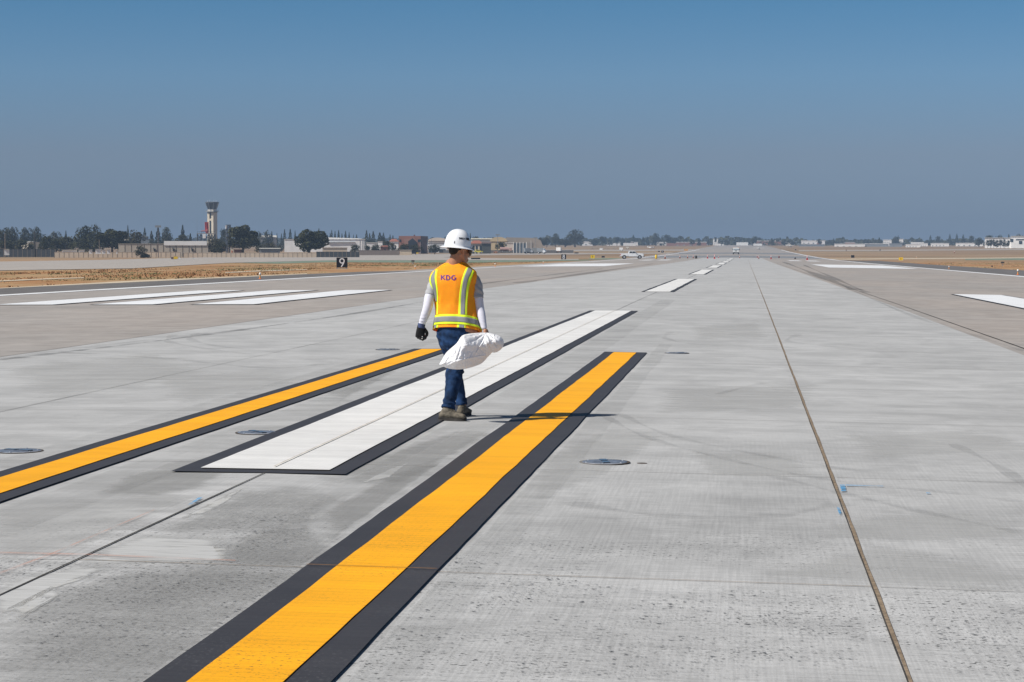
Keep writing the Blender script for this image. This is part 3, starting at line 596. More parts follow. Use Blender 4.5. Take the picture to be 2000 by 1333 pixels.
# ------------------------------------------------------------------ poles and masts
def pole(px, base, top, D, label, r=.14, m=None, lamp=False):
    p, h = far(px, D); H = ztop(top, D)-p.z; t = thing('light_pole', label, 'pole', p, h)
    MB().cyl((0, 0, 0), (0, 0, H), r, r*.6, 7).build('post', m or GREYM, t)
    if lamp: MB().box(-.9, .9, -.25, .25, H-.1, H+.5).build('lamp_head', GREYM, t)
pole(68, 497, 451, 640, 'tall dark wooden pole in front of the trees at the far left', .3, mat('dark_wood', (.045, .04, .035)))
pole(10, 487, 456, 640, 'pale thin pole rising behind the white box at the far left', .12, mat('pale_post', (.36, .28, .22)))
pole(309, 500, 444, 600, 'thin brown pole with a small head before the beige wall', .12, mat('brown_post', (.16, .12, .11)), True)
pole(194, 500, 468, 640, 'thin pale pole among the white containers', .08, mat('pale_post', (.36, .28, .22)))
pole(972, 486, 460, 900, 'floodlight mast before the pale yellow hangar', .16, GREYM, True)
pole(843, 492, 466, 800, 'thin grey mast left of the worker before the pale hangar', .1); pole(821, 494, 471, 800, 'short grey mast beside the brick building', .1)
pole(1046, 488, 466, 900, 'thin grey pole with crossarm before the brown hangar', .1, GREYM, True); pole(1037, 488, 470, 900, 'thin pale pole in front of the brown hangar', .08, WWALL)
pole(420, 500, 470, 700, 'grey post left of the lattice mast', .12)
# ------------------------------------------------------------------ buildings, left to right
def wall_long():
    D = 650; pc, h = far(320, D); k = D/FPX; X = lambda px: (px-320)*k; z0 = pc.z-.3; H = ztop(477.2, D)-z0
    t = thing('precast_building', 'long low beige concrete building with a white upper block and vertical panel joints', 'building', (pc.x, pc.y, z0), h-.03)
    MB().box(X(233), X(405.5), 0, 12, 0, H).build('wall', BEIGE, t)
    j = MB()
    for i in range(1, 14):
        x = X(233)+i*(X(405.5)-X(233))/14; j.box(x-.09, x+.09, -.05, .02, 0, H)
    j.build('panel_joint', mat('panel_joint', (.13, .11, .09)), t)
    MB().box(X(233)-.1, X(405.5)+.1, -.12, 12.1, H, H+.14).build('coping', mat('coping', (.42, .37, .30)), t)
    MB().box(X(320.5), X(403), -.22, 9, H*.905, ztop(471.3, D)-z0).build('upper_block', WWALL, t)
    for px in (302, 339, 375):
        m = MB(); m.add([(X(px)-.45, -.1, H*.72), (X(px)-.1, -.6, H*.72), (X(px)+.35, -.6, H*.42), (X(px), -.1, H*.42)], [(0, 1, 2, 3)]); m.box(X(px)-.3, X(px)+.3, -.6, 0, H*.52, H*.66); m.build('wall_light', mat('wall_light', (.03, .03, .03)), t)
wall_long()
def perimeter(px0, px1, top, D, m, label, posts=20, name='perimeter_wall', kind='wall', thick=.25):
    a, _ = far(px0, D); b, _ = far(px1, D); t = thing(name, label, kind, a, math.atan2(b.y-a.y, b.x-a.x)); L = (b-a).length; H = ztop(top, D)-min(a.z, b.z)
    MB().box(0, L, 0, thick, -.5, H).build('panel', m, t); pm = MB().box(-.06, .06, -.05, thick+.03, -.5, H*1.02).mesh('post'); pm.materials.append(mat('post_paint', (.24, .20, .16)))
    for i in range(posts+1): q = bpy.data.objects.new('post', pm); COL.objects.link(q); q.parent = t; q.location.x = L*i/posts
    MB().box(0, L, -.04, thick+.04, H, H+.08).build('cap', m, t)
perimeter(106, 352, 493.4, 612, TANW, 'low tan block wall with posts in front of the beige building', 26)
perimeter(358, 618, 494.6, 615, TANW, 'low tan block wall running from the lattice mast to the dark fence', 28)
perimeter(-20, 108, 487.5, 640, DARKM, 'dark mesh fence at the far left edge under the trees', 14, 'mesh_fence', 'fence', .06)
perimeter(618, 702, 492.5, 620, DARKM, 'dark mesh fence in front of the tan low building', 10, 'mesh_fence', 'fence', .06)
perimeter(700, 780, 489.5, 740, mat('brown_screen', (.20, .16, .14)), 'brown screened fence between the white hangar and the brick building', 10, 'mesh_fence', 'fence', .06)
perimeter(866, 1120, 489.5, 905, mat('apron_fence', (.16, .16, .16)), 'low dark fence along the apron behind the worker', 40, 'mesh_fence', 'fence', .04)
bldg('utility_box', 'white utility box at the far left edge in front of the dark fence', 8.5, 18, 487, 600, 1.2, WWALL, cat='box', roofm=GREYM, roof=('flat', 486.6), base=498.8)
bldg('bungalow', 'small cream house with pale roof among the trees at the far left', 55, 78, 474, 820, 8, CREAM, PALE, ('gable', 472), yaw=.4, win=[(.2, .4, .3, .7)])
bldg('trailer', 'long white flat trailer roof above the tan wall at left', 122, 150, 489, 660, 2.5, WWALL, PALE, ('flat', 488.2), cat='trailer')
bldg('trailer', 'short white trailer right of the long white one', 154, 165, 488.8, 660, 2.5, WWALL, PALE, ('flat', 488), cat='trailer')
for a, b, tp, lab in ((174, 180, 488, 'small white tank left of the white containers'), (186.5, 197, 487, 'larger white container beside the thin pale pole'), (199, 206, 488.5, 'white container in the middle of the row before the dark tree'), (209, 215, 488, 'narrow white container beside the beige building'), (227, 229.5, 490, 'tiny white cabinet at the left corner of the beige building')):
    bldg('container', lab, a, b, tp, 605, 2.4, WWALL, GREYM, ('flat', tp-.4), cat='container', base=496.5)
bldg('house', 'pale house wall glimpsed between the dark trees left of the beige building', 238, 252, 460, 950, 10, CREAM, GREYM, ('gable', 457), win=[(.3, .5, .4, .7)])
bldg('warehouse', 'grey blue warehouse roof behind the conifers', 274, 290, 463, 980, 12, GREYM, GREYM, ('gable', 460))
bldg('house', 'low cream house behind the small trees right of the big tree', 508, 540, 464, 1150, 14, PALE, PALE, ('long', 460))
bldg('shed', 'cream shed with orange door beside the lattice mast', 450, 456, 482, 690, 4, CREAM, PALE, ('flat', 481.5), cat='shed', doors=[(.3, .7, 0, .6, mat('orange_door', (.6, .2, .08)))])
bldg('brick_shed', 'low red brick building under the big tree beside the mast', 457, 476, 488, 680, 5, BRICK, PALE, ('flat', 487.4), cat='shed')
bldg('storage_shed', 'low grey storage shed behind the tan wall right of the big tree', 507, 547, 486, 700, 6, GREYM, PALE, ('long', 484.8), cat='shed')
def hangar():
    t = bldg('white_hangar', 'large white hangar with low roof behind the big round tree', 556, 713, 468, 1000, 30, WWALL, paintm('white_roof', (.66, .65, .63)), ('flat', 467.4), yaw=-.0)
    k = 1000/FPX; pc, h = far(634.5, 1000); z0 = pc.z-.3; X = lambda px: (px-634.5)*k; Z = lambda r: ztop(r, 1000)-z0
    MB().prism([(X(613), Z(467.2)), (X(713), Z(468)), (X(700), Z(466)), (X(640), Z(464)), (X(613), Z(464.6))], .2, 28).build('roof_rise', paintm('white_wall', ()), t)
    m = MB()
    for px in (703, 708, 711): m.box(X(px)-.12, X(px)+.12, -.1, 0, 0, Z(469))
    m.build('wall_rib', GREYM, t)
    MB().prism([(X(640), Z(474.5)), (X(693), Z(473.3)), (X(693), Z(472.8)), (X(640), Z(473))], -.6, .0).build('ledge', mat('hangar_ledge', (.30, .33, .36)), t)
hangar()
bldg('equipment_building', 'low tan building with a dark opening in front of the white hangar', 630, 678, 484.5, 690, 8, TANW, paintm('tan_trim', (.36, .28, .22)), ('flat', 483.8), win=[(.28, .52, 0, .42)])
bldg('white_house', 'white stuccoed block with roof vents right of the white hangar', 716, 737, 475, 1050, 12, WWALL, PALE, ('flat', 474), win=[(.1, .3, .3, .6), (.6, .8, .3, .6)])
bldg('white_cube', 'small white cube shaped building behind the shrubs', 738, 747, 472, 1000, 8, WWALL, PALE, ('flat', 471.6), cat='building')
bldg('brick_house', 'low brick building with pitched roof between shrubs', 743, 761, 482, 840, 9, BRICK, REDR, ('hip', 480), win=[(.4, .6, .3, .7)])
bldg('tile_roof_house', 'white house with red tiled roof behind the shrubs', 761, 778, 472, 1000, 12, WWALL, REDR, ('hip', 467), win=[(.2, .35, .3, .6), (.6, .75, .3, .6)])
def brick():
    D = 850; pc, h = far(807, D); k = D/FPX; X = lambda px: (px-807)*k; z0 = pc.z-.3; Z = lambda r: ztop(r, D)-z0
    t = thing('brick_office', 'tall red brown brick office with a dark triangular glass front', 'building', (pc.x, pc.y, z0), h)
    MB().box(X(779), X(822), 2, 14, 0, Z(461.3)).build('wall', BRICK, t)
    MB().prism([(X(822), 0), (X(836), 0), (X(834), Z(478)), (X(836), Z(461.8)), (X(822), Z(461.3))], 2.1, 13).build('shaded_wing', mat('shaded_brown', (.06, .045, .05), .3, .2, 1), t)  # right wing, its shade painted in as a dark brown
    MB().prism([(X(789), Z(467)), (X(796), Z(467)), (X(808), Z(464.5)), (X(822), Z(482)), (X(822), 0), (X(791), 0)], -.5, 1.9).build('stair_front', paintm('pale_brick', (.34, .19, .15)), t)
    MB().prism([(X(797), Z(472)), (X(806), Z(465.5)), (X(815), Z(474)), (X(816), 0), (X(799), 0)], -.7, -.51).build('glass_triangle', mat('office_glass', (.035, .04, .05), .15, .1, 1), t)
    for a, b in ((780, 783.5), (790, 792), (816, 822)): MB().box(X(a), X(b), 1.9, 2.05, Z(473), Z(468)).build('window', DARKG, t)
    MB().box(X(808), X(811), 5, 8, Z(461.3), Z(458.8)).build('roof_unit', mat('roof_unit', (.15, .07, .07)), t)
brick()
bldg('cargo_container', 'long tan cargo container in front of the brick office', 781, 804.5, 488.5, 740, 2.5, paintm('tan_container', (.58, .47, .34)), PALE, ('flat', 488.2), cat='container', doors=[(.98, 1.0, 0, .9, DARKG)])
bldg('arch_hangar', 'white arched hangar directly left of the worker', 836, 874, 471, 960, 25, paintm('hangar_front', (.68, .64, .58)), paintm('hangar_arch', (.70, .60, .50)), ('arch', 464.5), win=[(0, 1, .38, .44)])
bldg('lean_to', 'white flat lean-to with supporting posts in front of the arched hangar', 836, 872, 475, 930, 6, paintm('leanto_white', (.70, .71, .72)), PALE, ('flat', 474.4), cat='shed', win=[(.02, .45, 0, .45), (.6, .95, 0, .4)])
bldg('station_house', 'low building with a red tiled hip roof right of the white hard hat', 918, 943, 476, 860, 10, CREAM, REDR, ('hip', 470), win=[(.1, .35, 0, .8), (.45, .6, 0, .8), (.75, .95, 0, .8)])
bldg('dark_shed', 'dark green grey shed beside the red roofed building', 941, 959, 476, 850, 9, mat('dark_shed', (.07, .075, .07), .8, .2, 2), mat('dark_shed_roof', (.13, .09, .08)), ('long', 472.5), cat='shed')
bldg('flat_hangar', 'long pale roofed hangar behind the red roofed building', 920, 962, 467.5, 1050, 20, PALE, paintm('cream_roof', (.60, .54, .42)), ('long', 465.5))
bldg('yellow_hangar', 'pale yellow arched hangar behind the floodlight mast', 957, 991, 472, 1000, 30, YELW, YELW, ('arch', 463.2))
def brown_hangar():
    D = 1020; pc, h = far(1022, D); k = D/FPX; X = lambda px: (px-1022)*k; z0 = pc.z-.3; Z = lambda r: ztop(r, D)-z0
    t = thing('brown_hangar', 'large grey brown hangar with sloping shoulders, widest of the hangars', 'building', (pc.x, pc.y, z0), h)
    MB().prism([(X(985), 0), (X(1061), 0), (X(1061), Z(482)), (X(1056), Z(470)), (X(1047), Z(465.3)), (X(990), Z(464)), (X(985), Z(467))], 0, 40).build('shell', BROWNR, t)
    MB().box(X(1003), X(1040), -.2, .05, 0, Z(474)).build('door', paintm('hangar_door', (.30, .27, .24)), t)
brown_hangar()
bldg('white_annex', 'cream white annex between the hangars', 987, 1003, 475, 960, 10, paintm('annex', (.66, .58, .50)), WWALL, ('flat', 474.2))
def cage():
    t = bldg('blast_fence', 'dark grey blue walled enclosure with white posts', 1003, 1028, 475.5, 900, 8, mat('enclosure_grey', (.10, .13, .16), .7, .2, 1), cat='enclosure')
    k = 900/FPX; w = 25*k; H = ztop(473.5, 900)-far(1015.5, 900)[0].z+.3
    for i in range(5): x = -w/2+w*i/4; MB().box(x-.12, x+.12, -.2, -.02, 0, H).build('post', WWALL, t)
cage()
for a, b, tp, bs, D, m, rm, lab in (
  (1140, 1150, 473, 478, 2200, 'w', 'w', 'small white building right of the tall hazy eucalyptus'), (1185, 1188, 473.5, 478, 2300, 'w', 'w', 'tiny white roof in the far treeline left of the white pickup'),
  (1200, 1211, 472.6, 478, 2300, 'w', 'w', 'white flat roof in the far treeline above the white pickup'), (1220, 1236, 473.5, 479, 2300, 'b', 'w', 'brick toned far building with a white roof above the pickup'),
  (1238, 1246, 474, 479, 2300, 'w', 'w', 'small pale far building right of the brick toned one'), (1316, 1380, 474, 480, 2300, 'b', 'w', 'long brown far building with a pale roof left of the runway end'),
  (1300, 1305, 472.5, 479, 2300, 'w', 'w', 'tiny white far building left of the long brown one'), (1477, 1527, 471.5, 476, 2400, 'b', 'w', 'long white roofed building right of the runway end'),
  (1565, 1611, 471, 475.5, 2300, 'w', 'w', 'long low white building far behind the right side grass'), (1725, 1741, 469.5, 474, 2200, 'w', 'w', 'small white far building left of the dark tree clump'),
  (1756, 1764, 468, 472, 2200, 'w', 'w', 'tiny white far building right of the dark tree clump'), (1466, 1474, 474, 478, 2400, 'w', 'w', 'tiny white roof just right of the runway end'),
  (1630, 1688, 477.5, 482, 1900, 'w', 'w', 'row of pale hangars far across the right side grass'), (1690, 1735, 477, 481.5, 1900, 'g', 'w', 'grey white hangar row right of the pale hangars'),
  (1737, 1762, 476.5, 481, 1850, 'g', 'g', 'blue grey flat shed on the far right horizon'), (1769, 1797, 478.5, 481.5, 1700, 'w', 'w', 'bright white low shed on the far right'),
  (1794, 1812, 476.5, 479.5, 1900, 'w', 'w', 'short white shed behind the bright low shed'), (1818, 1853, 476.3, 480, 1900, 'w', 'w', 'white hangar in the middle of the far right row'),
  (1867, 1919, 475.8, 479.5, 1850, 'w', 'w', 'long pale hangar left of the big white building at far right'), (1560, 1610, 478.5, 482, 2000, 'g', 'g', 'low grey wall of sheds beyond the right side runway grass')):
    W_ = {'w': WWALL, 'b': BRICK, 'g': GREYM}
    bldg('distant_building', lab, a, b, tp, D, 15, W_[m], W_[rm], ('flat', tp-.9), base=bs+2, win=[(.08+.2*i, .14+.2*i, .1, .45) for i in range(4)] if b-a > 12 else [(.3, .6, .1, .4)], wmat=GREYM)
for px in (1394, 1401): bldg('silo', 'left one of two white towers standing beyond the runway end' if px == 1394 else 'right one of two white towers standing beyond the runway end', px-1.4, px+1.4, 467.5, 2300, 4, WWALL, PALE, ('flat', 466.7), cat='tower', base=480, group='white towers beyond the runway')
rb = random.Random(21)
for i in range(18):
    px = 1145+i*42+rb.uniform(-12, 12); w_b = rb.uniform(8, 26); bldg('distant_building', 'faint low pale shed in the hazy row along the far horizon', px, px+w_b, rb.uniform(473.5, 477), rb.uniform(2150, 2400), 12, rb.choice([WWALL, WWALL, BRICK, PALE]), WWALL, ('flat', 472.8+rb.uniform(0, .8)) if i % 3 == 0 else None, base=482, group='faint row of sheds along the far horizon')
def big_right():
    D = 1500; pc, h = far(1990, D); k = D/FPX; X = lambda px: (px-1990)*k; z0 = pc.z-.3; Z = lambda r: ztop(r, D)-z0
    t = thing('white_terminal', 'large white building with dark windows at the right edge behind small trees', 'building', (pc.x, pc.y, z0), h)
    MB().box(X(1925), X(1975), 0, 20, 0, Z(465.5)).build('wall', WWALL, t); MB().box(X(1975), X(2080), -2, 20, 0, Z(462.5)).build('wall', WWALL, t)
    MB().box(X(1924), X(1976), -.5, 20.5, Z(465.5), Z(464.5)).build('roof', PALE, t); MB().box(X(1974), X(2081), -2.5, 20.5, Z(462.5), Z(461.4)).build('roof', PALE, t)
    MB().box(X(1973), X(1979), -2.2, -2.02, Z(473), Z(467)).build('window', DARKG, t); MB().box(X(1984), X(2060), -2.2, -2.02, Z(469.5), Z(467.5)).build('window', DARKG, t); MB().box(X(1990), X(1996), -2.2, -2.02, Z(477), Z(471)).build('door', DARKG, t)
big_right()
# ------------------------------------------------------------------ trees one can tell apart
for a in [
 ('big', 474.5, 438.5, 60, 680, 'big dark green tree behind the lattice mast, left one of the two large round trees'), ('big', 604, 447.5, 66, 660, 'big dark round tree in front of the white hangar'),
 ('big', 219, 446.5, 62, 690, 'wide dark green tree beside the left end of the beige building'), ('tall', 162, 438.5, 36, 800, 'tall bluish eucalyptus left of its broader neighbour at far left'), ('tall', 186, 436.5, 30, 800, 'tallest bluish eucalyptus of the left treeline'),
 ('tall', 14, 443, 26, 850, 'loose eucalyptus near the left edge above the pale pole'), ('tall', 27, 441.5, 20, 870, 'narrow eucalyptus second from the left edge'), ('round', 2, 448, 22, 800, 'rounded tree cut by the left edge of the picture'),
 ('tall', 52, 443, 28, 900, 'hazy eucalyptus left of the tall dark pole'), ('tall', 73, 441, 22, 900, 'hazy eucalyptus right behind the tall dark pole'), ('round', 89, 458, 26, 700, 'dark low bushy tree right of the dark pole'),
 ('tall', 109, 451, 26, 950, 'pale hazy tree with gappy crown at left'), ('conifer', 129, 451, 9, 950, 'small hazy conifer left of the tall eucalyptus pair'), ('round', 130, 461, 34, 720, 'dark low tree above the long white trailer'),
 ('round', 263, 449.5, 36, 760, 'brown green tree behind the left part of the beige building'), ('conifer', 250, 440.5, 9, 1000, 'slim dark conifer above the beige building, leftmost of its row'), ('conifer', 283, 445.5, 12, 1000, 'short conifer second in the row above the beige building'),
 ('conifer', 296, 451.5, 14, 960, 'brownish broad conifer third in the row'), ('conifer', 309, 444.5, 16, 960, 'conifer directly behind the thin brown pole'), ('tall', 326, 441.5, 22, 960, 'broad bluish tree right of the thin brown pole'),
 ('conifer', 357, 440, 14, 960, 'tall dark conifer above the white upper block'), ('round', 357, 457, 26, 900, 'dark square shaped bush clump under the tall conifer'), ('conifer', 372, 456, 12, 960, 'low hazy conifer left of the radar platform'),
 ('round', 437, 446, 14, 1050, 'bluish tree between the tower and the mast'), ('round', 418, 464, 36, 700, 'dark olive shrubs at the foot of the control tower'), ('round', 432, 474, 26, 660, 'dark low tree between the beige building and the mast'),
 ('round', 507, 452.5, 14, 1150, 'small hazy round tree right of the left big tree'), ('round', 521, 450, 16, 1150, 'second small hazy round tree right of the left big tree'), ('conifer', 531, 452, 8, 1150, 'thin hazy tree third right of the left big tree'),
 ('conifer', 541, 456, 6, 1200, 'tiny hazy conifer above the low cream house'), ('conifer', 550, 456.5, 7, 1150, 'small conifer left of a taller pair by the white hangar'), ('conifer', 556, 448, 9, 1100, 'left conifer of the taller pair by the white hangar'),
 ('conifer', 567, 447.5, 11, 1100, 'right conifer of the taller pair by the white hangar'), ('conifer', 576.5, 451, 7, 1150, 'slender conifer peeping out left of the second big tree'), ('conifer', 623, 446.5, 9, 1050, 'conifer tip rising right of the second big tree'),
 ('conifer', 645, 455, 6, 1200, 'short conifer at the left start of the row above the white hangar'), ('conifer', 648, 449.5, 8, 1200, 'tall first conifer of the row above the white hangar'), ('conifer', 654.5, 451.5, 7, 1200, 'second tall conifer of the row above the white hangar'),
 ('conifer', 661.5, 450, 9, 1200, 'third tall conifer of the row above the white hangar'), ('conifer', 668, 456, 7, 1200, 'low fourth conifer of the row above the white hangar'), ('conifer', 675, 451.5, 9, 1200, 'fifth conifer of the row above the white hangar'), ('conifer', 682, 454, 7, 1200, 'sixth conifer of the row above the white hangar'),
 ('conifer', 690.5, 458.5, 5, 1250, 'tiny conifer near the right end of the white hangar roof'), ('conifer', 696.5, 458.5, 9, 1250, 'small round conifer near the right end of the white hangar roof'),
 ('conifer', 716, 450, 11, 1100, 'first and tallest conifer right of the white hangar'), ('conifer', 722, 456, 10, 1100, 'second lower conifer right of the white hangar'), ('conifer', 729, 452, 13, 1100, 'third broad conifer right of the white hangar'),
 ('conifer', 742, 454.5, 16, 1150, 'hazy broad conifer left of the tile roofed house'), ('conifer', 749, 455, 11, 1150, 'hazy pointed conifer above the small white cube'), ('conifer', 762, 458, 7, 1200, 'thin conifer left of the brick office'), ('conifer', 767.5, 460, 9, 1200, 'low conifer left of the brick office'),
 ('round', 693, 477.5, 18, 760, 'small dark round tree in front of the right end of the white hangar'), ('round', 735, 477, 22, 780, 'dark shrub tree right of the white hangar'), ('round', 717, 479, 10, 800, 'small dark shrub at the corner of the white hangar'),
 ('round', 755, 469.5, 16, 860, 'dark tree above the low brick building'), ('round', 766, 474, 14, 800, 'dark narrow tree left of the brick office'), ('round', 789, 475.5, 26, 790, 'dark tree at the foot of the brick office'), ('round', 812, 477, 22, 790, 'dark tree before the glass triangle of the brick office'),
 ('round', 849, 477, 24, 800, 'dark tree left of the worker in front of the lean-to'), ('round', 529, 473, 26, 760, 'hazy grey tree in front of the low cream house'), ('round', 508, 477, 20, 760, 'dark low tree right of the left big tree'), ('round', 546, 477, 10, 900, 'small hazy tree beside the white hangar wall'),
 ('conifer', 918.5, 455.5, 7, 1300, 'slim conifer just right of the hard hat'), ('round', 930, 461, 12, 1300, 'low dark tree behind the red roofed building'), ('round', 924, 462, 6, 1300, 'tiny tree between the slim conifer and the low dark tree'), ('round', 979, 472.5, 20, 900, 'dark round tree in front of the pale yellow hangar'),
 ('tall', 1085, 455, 18, 1700, 'hazy rounded tree standing alone left of the tall hazy one'), ('tall', 1123, 447, 34, 1700, 'tall hazy eucalyptus, biggest tree in the middle distance'), ('round', 1104, 465, 28, 1700, 'hazy lower tree leaning on the tall hazy eucalyptus'),
 ('round', 1058, 463, 18, 1500, 'hazy tree at the right shoulder of the brown hangar'), ('round', 1068, 463.5, 12, 1600, 'hazy tree right of the hangar shoulder'), ('conifer', 1048, 466, 9, 1500, 'small hazy conifer behind the brown hangar'),
 ('round', 237, 470, 14, 700, 'dark bush at the left corner behind the beige building'), ('round', 42, 468, 40, 700, 'dark broad bush under the left eucalyptuses'), ('round', 12, 470, 30, 700, 'dark bush behind the white utility box'), ('round', 165, 466, 44, 700, 'dark bush under the tallest eucalyptus'), ('round', 110, 466, 30, 720, 'dark bush between the pole and the trailer roof')]:
    tree(a[0], a[1], a[2], a[3], a[4], a[5], m=LEAFO if a[1] in (263, 296, 508, 529, 109, 418) else None)
t = tree('round', 275, 479.5, 22, 596, 'small brown leafed tree standing in front of the beige building', m=LEAFO)
def hedge():
    p, h = far(284, 598); me = PROTO[[k for k in PROTO if isinstance(k, tuple)][0]]; t = thing('hedge', 'dark clipped hedge under the small brown leafed tree', 'hedge', p, h); c = bpy.data.objects.new('foliage', me); COL.objects.link(c); c.parent = t; c.scale = (3.6, 1, 1.7); c.location.z = -.5
hedge()
# hazy far trees
for i, (px, top, w, kind) in enumerate([(1160, 466.5, 18, 'round'), (1176, 461.5, 18, 'round'), (1190, 469, 14, 'round'), (1205, 462.5, 16, 'round'), (1216, 464.5, 12, 'round'), (1227, 470, 12, 'round'), (1237, 459, 10, 'conifer'), (1245, 467, 10, 'conifer'),
      (1256, 462.5, 8, 'conifer'), (1264.5, 462.5, 8, 'conifer'), (1281, 454.5, 15, 'tall'), (1302, 458, 18, 'round'), (1312, 463, 16, 'round'), (1322, 466, 16, 'round'), (1340, 465, 8, 'round'), (1352, 469, 10, 'round'), (1365, 467, 8, 'conifer'),
      (1409, 470, 12, 'round'), (1421, 471, 10, 'round'), (1438, 469.5, 16, 'round'), (1454, 466.5, 6, 'conifer'), (1475, 461, 10, 'round'), (1470, 467, 12, 'round'), (1508, 467, 8, 'round'), (1533, 469, 16, 'round'), (1546, 470, 12, 'round'),
      (1600, 467, 10, 'round'), (1628, 466, 8, 'conifer'), (1690, 467, 10, 'round'), (1717, 464, 9, 'conifer'), (1750, 462, 14, 'round'), (1754, 460, 6, 'conifer'), (1817, 460, 8, 'conifer'), (1832, 461, 10, 'round'), (1855, 457.5, 8, 'conifer'), (1868.5, 457, 8, 'conifer'),
      (1881, 458.5, 9, 'conifer'), (1897, 460, 10, 'round'), (1912, 464, 16, 'round'), (1932, 459, 16, 'round'), (1952, 459, 16, 'round'), (1970, 458, 8, 'conifer'), (1990, 457, 16, 'round')]):
    where = 'behind the white pickup' if px < 1270 else 'left of the runway end' if px < 1430 else 'at the runway end' if px < 1560 else 'beyond the right side grass' if px < 1920 else 'behind the white building at far right'
    tree(kind, px, top, w, 2100+(i*37) % 260 if px < 1900 else 1700, 'faint %s of the distant treeline %s' % ('conifer' if kind == 'conifer' else 'rounded tree', where), 'faint %s trees %s' % ('pointed' if kind == 'conifer' else 'rounded', where))
for i, px in enumerate((1929, 1935, 1941, 1947, 1954, 1961, 1969)): tree('round', px, 468.5-(i % 3), 7+(i % 2)*2, 1460, 'small dark round tree in the planted row before the white building at far right', 'planted row of small trees at far right')
def treeline():
    rs = random.Random(5); mb = MB(); D = 2500
    for i in range(15000):
        px = rs.uniform(-60, 2060); cl = noise.noise(Vector((px*.035, 3, 0)))*.5+noise.noise(Vector((px*.12, 9, 0)))*.35+.5
        d = D+rs.uniform(-150, 150); p, h = far(px, d); H = 4+9*max(0, cl)
        if px > 1545: H *= .8
        z = p.z+H*rs.random()**.8; q = Vector((rs.gauss(0, 1), rs.gauss(0, 1), rs.gauss(0, 1)+.5)).normalized(); x = q.orthogonal().normalized(); y_ = q.cross(x); s_ = rs.uniform(.8, 2.2); c = Vector((p.x, p.y, z))
        mb.add([c-x*s_, c+y_*s_, c+x*s_, c-y_*s_], [(0, 1, 2, 3)])
    o = mb.build('distant_woodland', LEAF, fix=False); tag(o, 'hazy band of distant woodland along the whole horizon', 'woodland', kind='stuff')
treeline()
# ------------------------------------------------------------------ vehicles
TYRE = mat('tyre_rubber_black', (.02, .02, .02), .9, .1, 10); RIM = mat('wheel_rim', (.55, .56, .58), .35, .1, 5, metal=.6); CARW = mat('white_car_paint', (.80, .81, .82), .35, .03, 3, coat=.5, spec=.5); GLASS = mat('car_glass', (.02, .025, .03), .08, .05, 3, spec=.6)
PLAST = mat('black_plastic', (.03, .03, .032), .6, .1, 8); REDL = mat('red_lamp', (.5, .02, .02), .3, .05, 5); CLEARL = mat('headlamp', (.7, .72, .75), .15, .05, 5)
def wheel(parent, x, y, r, w=.24):
    s_ = 1 if y > 0 else -1
    t = MB().cyl((x, y-w/2, r), (x, y+w/2, r), r, n=20).build('wheel', TYRE, parent, False, .03)
    MB().cyl((x, y+s_*w*.5, r), (x, y+s_*(w*.5+.02), r), r*.62, r*.5, n=16).build('rim', RIM, t)
def pickup(px, row, D=None):
    p, d = at(px, row); h = far(px, d)[1]
    t = thing('pickup_truck', 'white crew pickup truck parked side-on across the far runway', 'pickup', p, h+R(3))
    # x forward (to the right), y depth
    hw = .98; b = MB()
    b.prism([(-2.9, .62), (-2.92, 1.28), (-1.05, 1.30), (-1.0, .62)], -hw, hw)                      # bed
    b.prism([(-1.0, .55), (-1.0, 1.30), (-.92, 1.42), (-.82, 1.90), (.55, 1.92), (1.22, 1.36), (2.55, 1.24), (2.82, 1.08), (2.86, .55), (2.45, .5)], -hw, hw)
    b.build('body', CARW, t, False, .06)
    for s_ in (-1, 1):
        y0 = s_*(hw+.006)
        for pts in ([(-.72, 1.40), (-.66, 1.80), (-.02, 1.82), (-.02, 1.40)], [(.06, 1.40), (.06, 1.82), (.52, 1.82), (.98, 1.40)]):
            MB().prism(pts, min(y0, y0+s_*.012), max(y0, y0+s_*.012)).build('window', GLASS, t)
        MB().prism([(.85, 1.38), (1.02, 1.38), (1.0, 1.56), (.88, 1.55)], s_*hw if s_ > 0 else s_*(hw+.22), s_*(hw+.22) if s_ > 0 else s_*hw).build('mirror', PLAST, t)
        MB().box(-.05, .2, *sorted((y0, y0+s_*.03)), 1.22, 1.26).build('door_handle', PLAST, t)
        for x in (-1.95, 1.85):
            a = MB(); a.cyl((x, s_*(hw-.2), .42), (x, s_*(hw+.012), .42), .50, n=22); a.build('wheel_arch', PLAST, t)
            wheel(t, x, s_*(hw-.08), .40, .26)
        MB().box(-1.3, 1.3, *sorted((s_*(hw-.1), s_*(hw+.1))), .42, .50).build('side_step', PLAST, t)
        MB().box(2.6, 2.87, *sorted((s_*.66, s_*(hw+.01))), .92, 1.10).build('headlight', CLEARL, t); MB().box(-2.94, -2.82, *sorted((s_*.8, s_*(hw+.01))), .85, 1.2).build('tail_light', REDL, t)
    MB().box(2.80, 3.0, -.95, .95, .45, .72).build('front_bumper', PLAST, t); MB().box(-3.08, -2.9, -.92, .92, .5, .68).build('rear_bumper', RIM, t); MB().box(2.82, 2.90, -.62, .62, .74, 1.08).build('grille', PLAST, t)
    MB().box(-2.75, -1.1, -.85, .85, 1.285, 1.31).build('bed_cover', mat('bed_dark', (.08, .08, .08)), t)
    w = MB(); w.add([(.57, -.85, 1.915), (.57, .85, 1.915), (1.235, .88, 1.375), (1.235, -.88, 1.375)], [(0, 1, 2, 3)]); w.build('windscreen', GLASS, t)
pickup(1234.5, 505.8)
